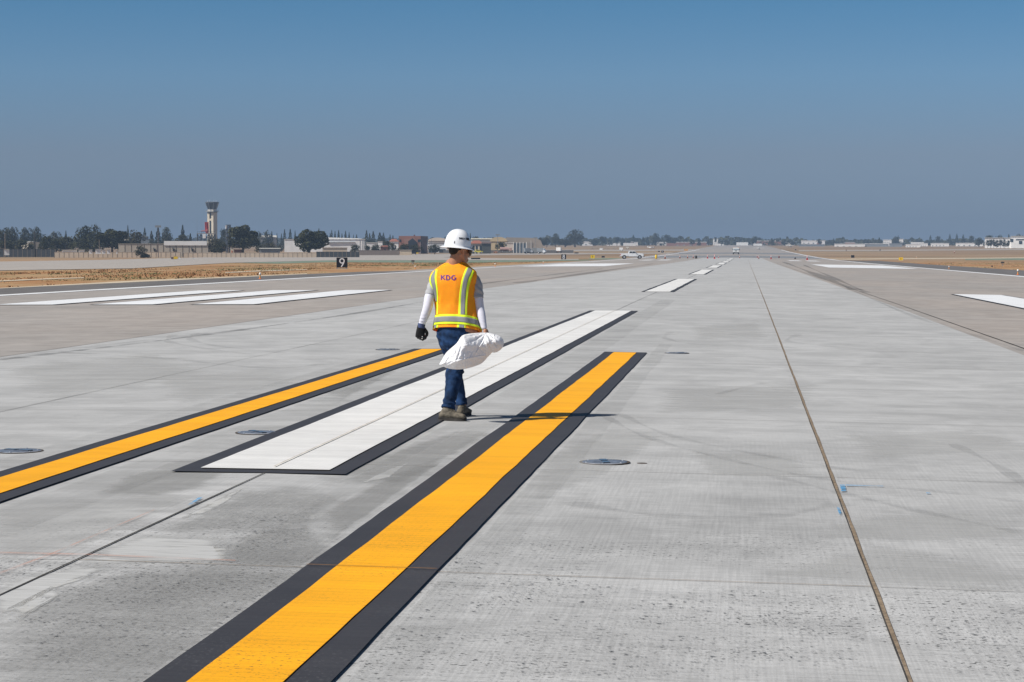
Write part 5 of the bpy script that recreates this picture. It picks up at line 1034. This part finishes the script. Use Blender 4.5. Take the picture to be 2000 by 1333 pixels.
ARMR = [(P3(920, 549, -.01), .042, .05), (P3(931, 560, -.015), .051, .052), (P3(933.5, 580, -.03), .047, .048), (P3(936.5, 602, -.045), .044, .044), (P3(941, 618, -.085), .038, .036), (P3(946, 640, -.115), .026, .024)]
LEGL = [(P3(870, 652, .03), .085, .095), (P3(874, 672, .09), .075, .085), (P3(881, 698, .16), .063, .070), (P3(888, 724, .20), .053, .058), (P3(893.5, 748, .225), .050, .056), (P3(898, 772, .26), .045, .050), (P3(900.5, 795.5, .25), .049, .057)]
LEGR = [(P3(911, 652, -.04), .090, .098), (P3(905, 672, -.02), .084, .090), (P3(898, 698, -.01), .073, .078), (P3(889.5, 722, -.03), .083, .080), (P3(885, 748, -.07), .070, .074), (P3(880.5, 774, -.14), .055, .062), (P3(876.3, 795.5, -.170), .060, .070)]
HANDR = P3(949.5, 650, -.125)
def hand(c, down, out, back, k=1.0, curl=1.0, glove=0):
    """palm with five fingers; down = along the fingers, out = thumb side, back = back of the hand"""
    d, o, bk = [Vector(x).normalized() for x in (down, out, back)]; L = []
    q = lambda a, b, e: c+d*a*k+o*b*k+bk*e*k
    L.append(tube([(*q(-.01, 0, 0), .028*k+glove, .019*k+glove), (*q(.035, 0, .002), .038*k+glove, .017*k+glove), (*q(.085, -.002, .004), .043*k+glove, .015*k+glove)], o))
    F = []
    for i, (b, ln) in enumerate(((.030, .88), (.010, 1.0), (-.010, .95), (-.029, .78))):
        a0 = .088-.006*abs(i-1); pts = []; pos = q(a0, b, .003); ang = .25*curl; r = .0098*k+glove
        pts.append((*pos, r, r))
        for seg, ln_ in enumerate((.040*ln, .028*ln, .022*ln)):
            ang += (.62, .95, .75)[seg]*curl; pos = pos+(d*math.cos(ang)-bk*math.sin(ang))*ln_*k; pts.append((*pos, r*(.95-.1*seg), r*(.95-.1*seg)))
        F.append(tube(pts, o, n=4, seg=10))
    th = [(*q(.015, .030, -.004), .014*k+glove, .013*k+glove), (*q(.045, .052, -.012), .012*k+glove, .012*k+glove), (*q(.070, .050, -.028), .011*k+glove, .011*k+glove), (*q(.088, .036, -.038), .009*k+glove, .009*k+glove)]
    F.append(tube(th, d, n=4, seg=10)); return L, F
pr, fr = hand(HANDR-Vector((0, 0, -.012)), (.25, -.1, -1), (.55, .75, 0), (.75, -.5, .2), .98, 1.25)
body_parts = head+[neck, tor, tube(limb(ARML, .76)), tube(limb(ARMR, .78)), tube(limb(LEGL, .84)), tube(limb(LEGR, .84))]+pr+fr
part('body', union(body_parts, .0052, 3), SKIN)
# ears with a folded rim, on the body's head
for s_ in (-1, 1):
    e = [tube([(*Hd(s_*(.075+.010*math.sin(a)), -.006+.019*math.cos(a)*(-1), -.004+.031*math.sin(a)), .0048, .0048) for a in [x*.45-1.3 for x in range(10)]], (0, 0, 1), n=3, seg=8), hell((s_*.077, -.002, -.006), (.006, .015, .026)), hell((s_*.078, .004, -.030), (.006, .009, .010))]
    part('ear', union(e, .003, 2), SKIN)
# hair: close cropped sides, fuller at the nape under the hat
def hair_d(p, n): return .002*nz(p, 90)
part('hair', union([hell((0, -.020, .040), (.0785, .0945, .088)), hell((0, -.058, .0), (.060, .048, .050)), hell((0, -.062, -.028), (.050, .036, .030))], .005, 2, hair_d), HAIR)
MB().lathe([(.020, -.004), (.024, .006), (.020, .016)], 14).build('hat_ratchet', PLAST, person).matrix_local = Matrix.Translation(Hd(0, -.112, .012)) @ (HM.to_4x4() @ Matrix.Rotation(R(90), 4, 'X'))
mb = MB(); n = 30; v = []
for i in range(n+1):
    a = math.pi*(.5+1.0*i/n)+math.pi*.5*0; aa = -math.pi*.92+math.pi*.84*i/n; 
    for z in (.0, .017): v.append(Hd(.085*math.cos(aa), -.014+.100*math.sin(aa), .018+z))
mb.add(v, [(2*i, 2*i+2, 2*i+3, 2*i+1) for i in range(n)]); o = mb.build('hat_strap', PLAST, person); m = o.modifiers.new('s', 'SOLIDIFY'); m.thickness = .002
# sunglasses
gl = MB(); v = []; n = 16
for i in range(n+1):
    a = math.pi*(.10+.80*i/n); x = .078*math.cos(a); y = .012+.098*math.sin(a)**.8; tw = .5+.5*math.sin(a)
    v += [Hd(x*1.03, y+.010, .022), Hd(x*1.01, y+.004, .022-.046*tw)]
gl.add(v, [(2*i, 2*i+1, 2*i+3, 2*i+2) for i in range(n)]); sg = gl.build('sunglasses', mat('sunglass_lens', (.006, .006, .007), .12, .05, 8, spec=.6), person, True); m = sg.modifiers.new('s', 'SOLIDIFY'); m.thickness = .004
for s_ in (-1, 1): link('temple_arm', union([tube([(*Hd(s_*.077, .046, .024), .006, .003), (*Hd(s_*.084, .018, .022), .005, .003), (*Hd(s_*.082, -.022, .016), .004, .003), (*Hd(s_*.079, -.034, .004), .003, .003)], (0, 0, 1), seg=8)], .0022, 1), PLAST, sg, True)
# hard hat: full brim, ridged crown
HT = Matrix((HRt, HFw, Vector((0, 0, 1)))).transposed().to_4x4() @ Matrix.Rotation(-R(7), 4, 'X') @ Matrix.Rotation(R(1.5), 4, 'Y'); HO = P3(894, 483.2, -.004)
hat = MB(); prof = []
for i in range(15): a = math.pi/2*(1-i/14); prof.append((max(.001, math.cos(a)**.86), .158*math.sin(a)**1.02))
prof += [(1.02, -.002), (1.06, -.005), (1.16, -.010), (1.27, -.016), (1.31, -.0185), (1.315, -.0215), (1.30, -.0225), (1.15, -.0155), (1.03, -.0105), (.985, -.009), (.97, .02), (.85, .07), (.5, .12), (.001, .135)]
hat.lathe(prof, 72, .111, .126)
for i, p in enumerate(hat.v):
    x, y, z = p; r = math.hypot(x/.111, y/.126)
    if z > .02 and i < 15*72:
        rid = .0045*(math.exp(-((abs(x)-.026)/.008)**2)+math.exp(-(x/.008)**2)*.8)*min(1, (z-.02)/.06)*(1 if y > -.11 else .4); k = 1+rid/max(.05, math.sqrt(x*x+y*y+z*z)); x, y, z = x*k, y*k, z*k
    if r > 1.05: z += -.004*max(0, y/.16)**2+.004*(abs(x)/.14)**2
    hat.v[i] = (x, y, z)
ho = hat.build('hard_hat', HAT, person, True); ho.matrix_local = Matrix.Translation(HO) @ HT
def hat_text(s_, size, ang0, z0, m, name='hat_lettering'):
    me = letters(s_, size*.85, .27)
    for v in me.vertices:
        a = ang0+v.co.x/.118; z = z0+v.co.y; t = min(1, max(0, z/.158)); r = math.cos(math.asin(t**(1/1.02)))**.86*(1.014+v.co.z*3); v.co = (.111*r*math.cos(a), .126*r*math.sin(a), z)
    o = link(name, me, m, ho)
INK = mat('hat_ink', (.02, .02, .03), .5, .1, 10)
hat_text('SAFETY', .019, R(-9), .066, INK); hat_text('MIKE', .025, R(26), .066, INK)
slot = MB().box(-.004, .004, -.003, .003, -.010, .010); s_ = slot.build('hat_slot', PLAST, ho); s_.location = (.111*.96*math.cos(R(-42)), .126*.975*math.sin(R(-42)), .032); s_.rotation_euler = (0, R(-12), R(-42))
for a, q in ((50, .7), (68, .75)): MB().box(-.004, .004, -.003, .003, -.012, .012).build('hat_clip', HAT, ho).matrix_local = Matrix.Translation((.118*math.cos(R(a)), .133*math.sin(R(a)), .014)) @ Matrix.Rotation(R(a), 4, 'Z') @ Matrix.Rotation(.3, 4, 'Y')
# shirt with short sleeves
def shirt_d(p, n): return .0048*math.sin(p.z*75+p.x*60+4*nz(p, 9))*(.5+nz(p, 7, 3))+.003*nz(p, 22)
sl = [(P3(860, 548, .05), .044, .05), (P3(850, 551, .06), .044, .050), (P3(844.5, 561, .045), .046, .050), (P3(840.3, 578, .012), .048, .052)]
sr = [(P3(912, 542, .02), .046, .055), (P3(924.5, 545, .01), .050, .056), (P3(931, 560, -.01), .055, .057), (P3(933.5, 583, -.03), .0515, .055)]
part('shirt', union([tube([(q[0], q[1], q[2]-.012, q[3]*.93, q[4]*.93) for q in TS[1:13]], BR, round0=False, round1=False), tube(limb(sl), round1=False), tube(limb(sr), round1=False)], .0055, 3, shirt_d), SHIRT)
for A, nm in ((sl, 1), (sr, 2)):
    a = A[-1][0]; d = (A[-1][0]-A[-2][0]).normalized(); link('sleeve_hem', union([tube([(*(a-d*.018), A[-1][1]+.0015, A[-1][2]+.0015), (*(a+d*.004), A[-1][1]+.002, A[-1][2]+.002)], round0=False, round1=False)], .004, 1), SHIRT, person.children[-1] if False else [c for c in person.children if c.name.startswith('shirt')][0], True)
def slv_d(p, n): return .0016*math.sin(p.z*190+p.x*40+5*nz(p, 12))*max(0, .3+nz(p, 9, 4))
part('arm_sleeve', union([tube(limb([(P3(842, 571, .024), .033, .035)]+ARML[2:]), round0=False)], .0045, 3, slv_d), SLEEVE); part('arm_sleeve', union([tube(limb(ARMR[2:]), round0=False)], .0045, 3, slv_d), SLEEVE)
# glove on the left hand
GC = P3(821.8, 640, .022); pl, fl = hand(GC, (-.03, .10, -1), (.93, .35, 0), (-.30, -.95, 0), 1.02, 1.0, .0035)
glv = part('glove', union(pl+[fl[4]]+[fl[i] for i in range(4)], .0035, 2, lambda p, n: .0012*nz(p, 70)), GLOVE)
for i in range(4):
    v, f = fl[i]; k = 10*8; link('finger_tip', union([([p+(p-Vector(v[len(v)-35]))*0+Vector((0, 0, 0)) for p in v[-10*9:]], [tuple(q-(len(v)-90) for q in F_) for F_ in f if min(F_) >= len(v)-90]+[tuple(range(9, -1, -1))])], .0028, 0, lambda p, n: .0014), GRED, glv, True)
link('cuff', union([tube([(*P3(824, 632.5, .018), .034, .032), (*P3(822.6, 641.5, .02), .035, .032)], round0=False, round1=False)], .004, 1), CUFF, glv, True)
kn = MB()
for q in ((825.2, 658.5), (824.8, 662)): c = P3(q[0], q[1], -.012); kn.box(c.x-.0035, c.x+.0035, c.y-.012, c.y-.004, c.z-.0035, c.z+.0035)
kn.build('logo_patch', WWALL, glv)
# jeans
def jean_d(p, n):
    kn = math.exp(-((p.z-.46)/.09)**2)+.9*math.exp(-((p.z-.15)/.06)**2)+.6*math.exp(-((p.z-.72)/.08)**2)
    return .006*kn*math.sin(p.z*95+p.x*35+6*nz(p, 6))+.004*nz(p, 14)+.002*nz(p, 35)
hips = tube([(u_(892), 0, w_(636), .170, .125), (u_(891), .0, w_(652), .176, .135), (u_(889), .0, w_(668), .150, .12)], BR)
cuffs = []
part_j = part('jeans', union([hips, tube(limb(LEGL), BR, round1=False), tube(limb(LEGR), BR, round1=False)], .006, 3, jean_d), DENIM)
for L in (LEGL, LEGR):
    a = L[-1][0]; d = (L[-1][0]-L[-2][0]).normalized(); link('leg_hem', union([tube([(*(a-d*.022), L[-1][1]+.0025, L[-1][2]+.0025), (*(a+d*.003), L[-1][1]+.003, L[-1][2]+.003)], BR, round0=False, round1=False)], .004, 1, lambda p, n: .0015*nz(p, 30)), DENIM, part_j, True)
# boots
def boot(heel, toe_dir, shaft_top, k=1.0, lab=None, lift=0):
    h = Vector(heel); t = Vector((toe_dir[0], toe_dir[1], 0)).normalized(); sd_ = Vector((t.y, -t.x, 0)); q = lambda a, b, z: h+t*a*k+sd_*b*k+Vector((0, 0, z))
    st = Vector(shaft_top)
    def d(p, n): return .0025*nz(p, 25)+.0016*nz(p, 60)+.002*math.sin(p.dot(t)*130+p.z*50)*max(0, nz(p, 12, 5))
    bo = [tube([(*(st+Vector((0, 0, .01))), .033, .038), (*(st*.4+q(.086, 0, .115)*.6), .036, .042), (*q(.076, 0, .085), .036, .052), (*q(.066, 0, .045), .036, .058)], sd_, round0=False),
          tube([(*q(.020, 0, .050), .036, .034), (*q(.08, 0, .058), .042, .042), (*q(.15, .002, .052), .044, .034), (*q(.21, .006, .043), .049, .029), (*q(.262, .008, .038), .040, .024)], sd_),
          tube([(*q(.165, 0, .070), .026, .018), (*q(.105, 0, .098), .030, .026)], sd_)]
    b = part('boot', union(bo, .0048, 2, d), BOOTM)
    out = [(-.020, 0), (-.012, .028), (.02, .038), (.08, .036), (.14, .041), (.20, .052), (.25, .050), (.285, .030), (.296, .006), (.288, -.020), (.25, -.040), (.20, -.046), (.14, -.036), (.08, -.034), (.02, -.037), (-.012, -.028)]
    O = crm([(x, y, 0) for x, y in out+[out[0]]], 4)[:-1]; n = len(O); mb = MB(); rg = []
    for z, s_ in ((.001, .965), (.004, 1.0), (.012, 1.0), (.014, .975), (.018, .975), (.020, 1.0), (.030, 1.0), (.033, .94)):
        rg += [q(.135+(p[0]-.135)*s_, p[1]*s_, z+(.004 if .09 < p[0] < .14 and z < .01 else 0)) for p in O]
    m = 8; mb.add(rg, [(k_*n+i, k_*n+(i+1) % n, (k_+1)*n+(i+1) % n, (k_+1)*n+i) for k_ in range(m-1) for i in range(n)]+[tuple(range(n-1, -1, -1)), tuple(range((m-1)*n, m*n))])
    o = mb.build('sole', SOLEM, b, True)
    lc = MB()
    for i in range(4): a0 = q(.108+i*.018, -.030, .125-i*.016); a1 = q(.112+i*.018, .030, .127-i*.016); lc.cyl(a0, a1, .0032, n=6)
    lc.build('laces', PLAST, b)
boot((u_(861), -.185, 0), (math.cos(R(-12)), math.sin(R(-12))), LEGR[-1][0]+Vector((0, 0, .008)), .84)
boot((u_(897), .17, 0), (.26, .96), LEGL[-1][0]+Vector((0, 0, .012)), .93)
# vest
v, f = loft(0.0, 1, -math.pi, math.pi, 90, 120, .004, True); mv = MB().add(v, f); vest = mv.build('vest', ORANGE, person, True, fix=False); sm = vest.modifiers.new('s', 'SOLIDIFY'); sm.thickness = .003; sm.offset = -1
v, f = loft(0.0, .030, -math.pi, math.pi, 4, 90, .0065, True); MB().add(v, f).build('collar', ORANGE, vest, True, fix=False)
def tape(name, pts, off, m, closed=False, n=10):
    """pts: (row, left px, right px) down the back"""
    rows = crm([(r, a, b) for r, a, b in pts], 8); K = 6; v = []
    for r, a, b in rows:
        for j in range(K+1): v.append(on_torso(a+(b-a)*j/K, r, off))
    mb = MB().add(v, [(i*(K+1)+j, (i+1)*(K+1)+j, (i+1)*(K+1)+j+1, i*(K+1)+j+1) for i in range(len(rows)-1) for j in range(K)])
    o = mb.build(name, m, vest, True, fix=False); s_ = o.modifiers.new('s', 'SOLIDIFY'); s_.thickness = .0012; s_.offset = 0; return o
tape('reflective_stripe', [(523.5, 910.5, 919.5), (531, 907.5, 918.5), (545, 903, 914), (560, 900, 911.5), (580, 897.7, 909), (600, 896.8, 907.5), (614.5, 896.5, 907.5)], .0085, LIME).name = 'lime_edging'
tape('lime_edging', [(526, 919, 924.8), (531, 917.5, 925.3), (545, 912, 921), (560, 909, 916.5), (580, 907, 914), (600, 906.5, 913), (615.5, 906.5, 912.8)], .0085, LIME)
tape('reflective_stripe', [(524, 913, 921), (531, 910.8, 920.6), (545, 906, 914.8), (560, 903.2, 911.2), (580, 901.2, 909.2), (600, 900.6, 908.6), (615, 900.3, 908.6)], .0105, SILVER)
tape('lime_edging', [(527.5, 853, 857), (540, 851.3, 855), (550, 851.6, 855.5), (562, 853.3, 857), (575, 854.8, 858), (590, 855.3, 858.2), (603, 855, 858.2), (615, 855, 857.8)], .0085, LIME); tape('lime_edging', [(530, 849.5, 851.6), (540, 843, 845.4), (550, 841, 844.6), (562, 843.6, 848), (575, 848.6, 851.2), (584, 851.4, 853.6)], .0085, LIME)
tape('reflective_stripe', [(529, 851.2, 853.6), (540, 845, 851.6), (550, 844.2, 852), (562, 847.4, 854), (575, 850.6, 855.4), (590, 853.4, 855.8)], .0105, SILVER)
def belt(name, r0, r1, off, m):
    s0, s1 = s_row(r0), s_row(r1); v, f = loft(s0, s1, -math.pi, math.pi, 5, 120, off, True); o = MB().add(v, f).build(name, m, vest, True, fix=False); q = o.modifiers.new('s', 'SOLIDIFY'); q.thickness = .0012; q.offset = 0
belt('lime_edging', 614.3, 618.8, .0110, LIME); belt('lime_edging', 628.4, 633.2, .0110, LIME); belt('reflective_stripe', 618.5, 628.8, .0122, SILVER)
tape('lime_edging', [(632.5, 848.8, 858.0), (640, 849.0, 857.6), (643.5, 849.0, 857.4)], .0068, LIME); tape('reflective_stripe', [(633, 850.6, 854.6), (640, 850.4, 854.4), (642.5, 850.6, 854.2)], .0090, SILVER)
tape('lime_edging', [(633.5, 894, 911), (640, 893.5, 911), (645.2, 893.5, 911)], .0068, LIME); tape('reflective_stripe', [(634, 898, 907.3), (640, 897.8, 907.3), (644, 897.8, 907.3)], .0090, SILVER)
v, f = loft(.975, 1, -math.pi, math.pi, 3, 120, .0068, True); MB().add(v, f).build('hem_binding', mat('orange_binding', (.95, .20, .015), .7, .05, 12), vest, True, fix=False)
me = letters('KDG', 11.4, .20, .13); xs = [q.co.x for q in me.vertices]; ys = [q.co.y for q in me.vertices]; w0 = max(xs)-min(xs); h0 = max(ys)-min(ys)
b = bmesh.new(); b.from_mesh(me); bmesh.ops.triangulate(b, faces=b.faces)
for q in b.verts: q.co = on_torso(863+(q.co.x-min(xs))/w0*29.2, 548.2+(q.co.x-min(xs))/w0*.2-(q.co.y-min(ys))/h0*11.4, .0085+q.co.z)
b.to_mesh(me); b.free(); link('lettering', me, PURPLE, vest)
# orange piping at the arm holes
# ------------------------------------------------------------------ the bag
def bag():
    OUT = [(860.6, 708), (866, 699), (873.8, 686), (883, 677), (894.5, 667), (904, 653.5), (915, 650), (930, 649), (951, 648.6), (963, 650.5), (975.6, 655), (982, 661), (984, 668), (982, 677), (974, 684.5), (967, 687), (961.8, 687), (958, 691), (953, 696), (944, 706), (936, 710.5), (922, 714.5), (910, 716.6), (895, 717), (880.7, 715.5), (868, 711)]
    O = [Vector((q[0], q[1])) for q in crm([(x, y) for x, y in OUT+[OUT[0]]], 4)[:-1]]; n = len(O)
    def inside(p):
        c = False; j = n-1
        for i in range(n):
            if (O[i].y > p.y) != (O[j].y > p.y) and p.x < (O[j].x-O[i].x)*(p.y-O[i].y)/(O[j].y-O[i].y)+O[i].x: c = not c
            j = i
        return c
    def sdist(p, a, b):
        a, b = Vector(a), Vector(b); t = max(0, min(1, (p-a).dot(b-a)/(b-a).length_squared)); return (p-(a+(b-a)*t)).length, t
    def edge(p): return min(sdist(p, O[i], O[(i+1) % n])[0] for i in range(n))
    rs = random.Random(4); P = list(O)
    y = 649.5
    while y < 717:
        x = 861.0+(int(y*2) % 2)*.5
        while x < 985:
            p = Vector((x+rs.uniform(-.2, .2), y+rs.uniform(-.2, .2)))
            if inside(p) and edge(p) > .6: P.append(p)
            x += 1.15
        y += 1.0
    r = geometry.delaunay_2d_cdt(P, [(i, (i+1) % n) for i in range(n)], [], 1, 1e-5); V2, F2 = r[0], [f_ for f_ in r[2]]
    LN = [((872, 712), (892, 701), 2.0, .010), ((892, 701), (912, 696), 2.0, .012), ((912, 696), (953, 691), 1.8, .012), ((911, 688), (911, 716), 1.2, .010), ((951, 651), (962, 664), 2.2, -.016), ((962, 664), (973, 678), 1.8, -.016), ((936, 676), (953, 691), 2.0, -.012), ((955, 670), (960, 687), 1.8, -.014), ((900, 665), (885, 690), 2.5, .006), ((930, 652), (922, 690), 3, .005), ((965, 655), (972, 672), 1.3, .008), ((953, 655), (958, 672), 1.2, .008), ((946, 660), (950, 676), 1.3, -.007), ((868, 706), (880, 690), 1.6, .006), ((935, 700), (948, 694), 1.4, .005), ((918, 701), (922, 713), 1.3, .004), ((950, 650), (925, 664), 1.6, -.010), ((950, 650), (935, 676), 1.5, -.010), ((948, 650), (912, 655), 1.4, -.007), ((952, 650), (970, 660), 1.3, -.010), ((905, 670), (895, 700), 1.6, -.007), ((925, 680), (918, 695), 1.5, -.008), ((942, 668), (930, 690), 1.4, .008), ((880, 695), (872, 710), 1.3, -.006)]
    ed = [edge(p) for p in V2]; fr_, bk_ = [], []
    for p, e in zip(V2, ed):
        q = .15*(1-math.exp(-e/10)) * (1-.35*max(0, (p.x-945)/40)); c = 0
        for a, b, w, h in LN:
            d, t = sdist(p, a, b); c += h*math.exp(-(d/w)**2)*(.55+.45*math.sin(math.pi*min(1, max(0, t))))
        q3 = Vector((p.x*.11, p.y*.11, 0)); wr = .012*noise.noise(q3*.9)+.005*(abs(noise.noise(q3*2.0+Vector((5, 1, 0))))-.2); c *= 1.9
        k = min(1, e/4); c = (c+wr)*k
        k2 = min(1, max(0, (p.x-892)/54)); vc = -.44+.22*k2*k2*(3-2*k2)
        if e < .05: fr_.append(P3(p.x, p.y, vc)); bk_.append(P3(p.x, p.y, vc)); continue
        fr_.append(P3(p.x, p.y, vc-q-c)); bk_.append(P3(p.x, p.y, vc+q*.5+.5*c))
    m = len(V2); mb = MB().add(fr_+bk_, [tuple(f_) for f_ in F2]+[tuple(i+m for i in reversed(f_)) for f_ in F2])
    me = mb.mesh(); b = bmesh.new(); b.from_mesh(me); bmesh.ops.remove_doubles(b, verts=b.verts, dist=1e-5); bmesh.ops.recalc_face_normals(b, faces=b.faces); b.to_mesh(me); b.free()
    t = NT('thin_white_plastic'); t.b.inputs['Base Color'].default_value = (.93, .93, .95, 1); t.b.inputs['Roughness'].default_value = .4; t.b.inputs['Specular IOR Level'].default_value = .5
    n1 = t.math('ADD', t.math('ABSOLUTE', t.math('SUBTRACT', t.noise(t.mapv((1, 1, 1)), 9, 3, .55, 1.5), .5)), t.math('MULTIPLY', t.math('ABSOLUTE', t.math('SUBTRACT', t.noise(t.mapv((1, 1.6, 1)), 21, 2, .5, 1), .5)), .5)); t.bump(n1, .7, .035)
    tl = t.n.new('ShaderNodeBsdfTranslucent'); tl.inputs[0].default_value = (.95, .95, .97, 1); ms = t.n.new('ShaderNodeMixShader'); ms.inputs[0].default_value = .22; out = t.n['Material Output']
    t.link(t.b.outputs[0], ms.inputs[1]); t.link(tl.outputs[0], ms.inputs[2]); t.link(ms.outputs[0], out.inputs[0])
    o = link('plastic_bag', me, t.m, None, True); o.location = pbase; o.rotation_euler.z = PSI
    tag(o, 'white plastic bag blowing out from the hand of the worker', 'bag')
bag()
# ------------------------------------------------------------------ air
def haze():
    m = bpy.data.materials.new('haze_air'); m.use_nodes = True; n = m.node_tree.nodes; n.remove(n['Principled BSDF']); pv = n.new('ShaderNodeVolumePrincipled')
    pv.inputs['Density'].default_value = HAZE_D; pv.inputs['Color'].default_value = (*HAZE_C, 1); pv.inputs['Anisotropy'].default_value = 0
    m.node_tree.links.new(pv.outputs[0], n['Material Output'].inputs['Volume'])
    o = MB().box(-9500, 9500, -300, 14500, -3, 62).build('haze', m); tag(o, 'thin blue grey smog lying over the whole airfield', 'haze', kind='stuff')
HAZE_D, HAZE_C = 2.5e-4, (.39, .53, .72)
haze()
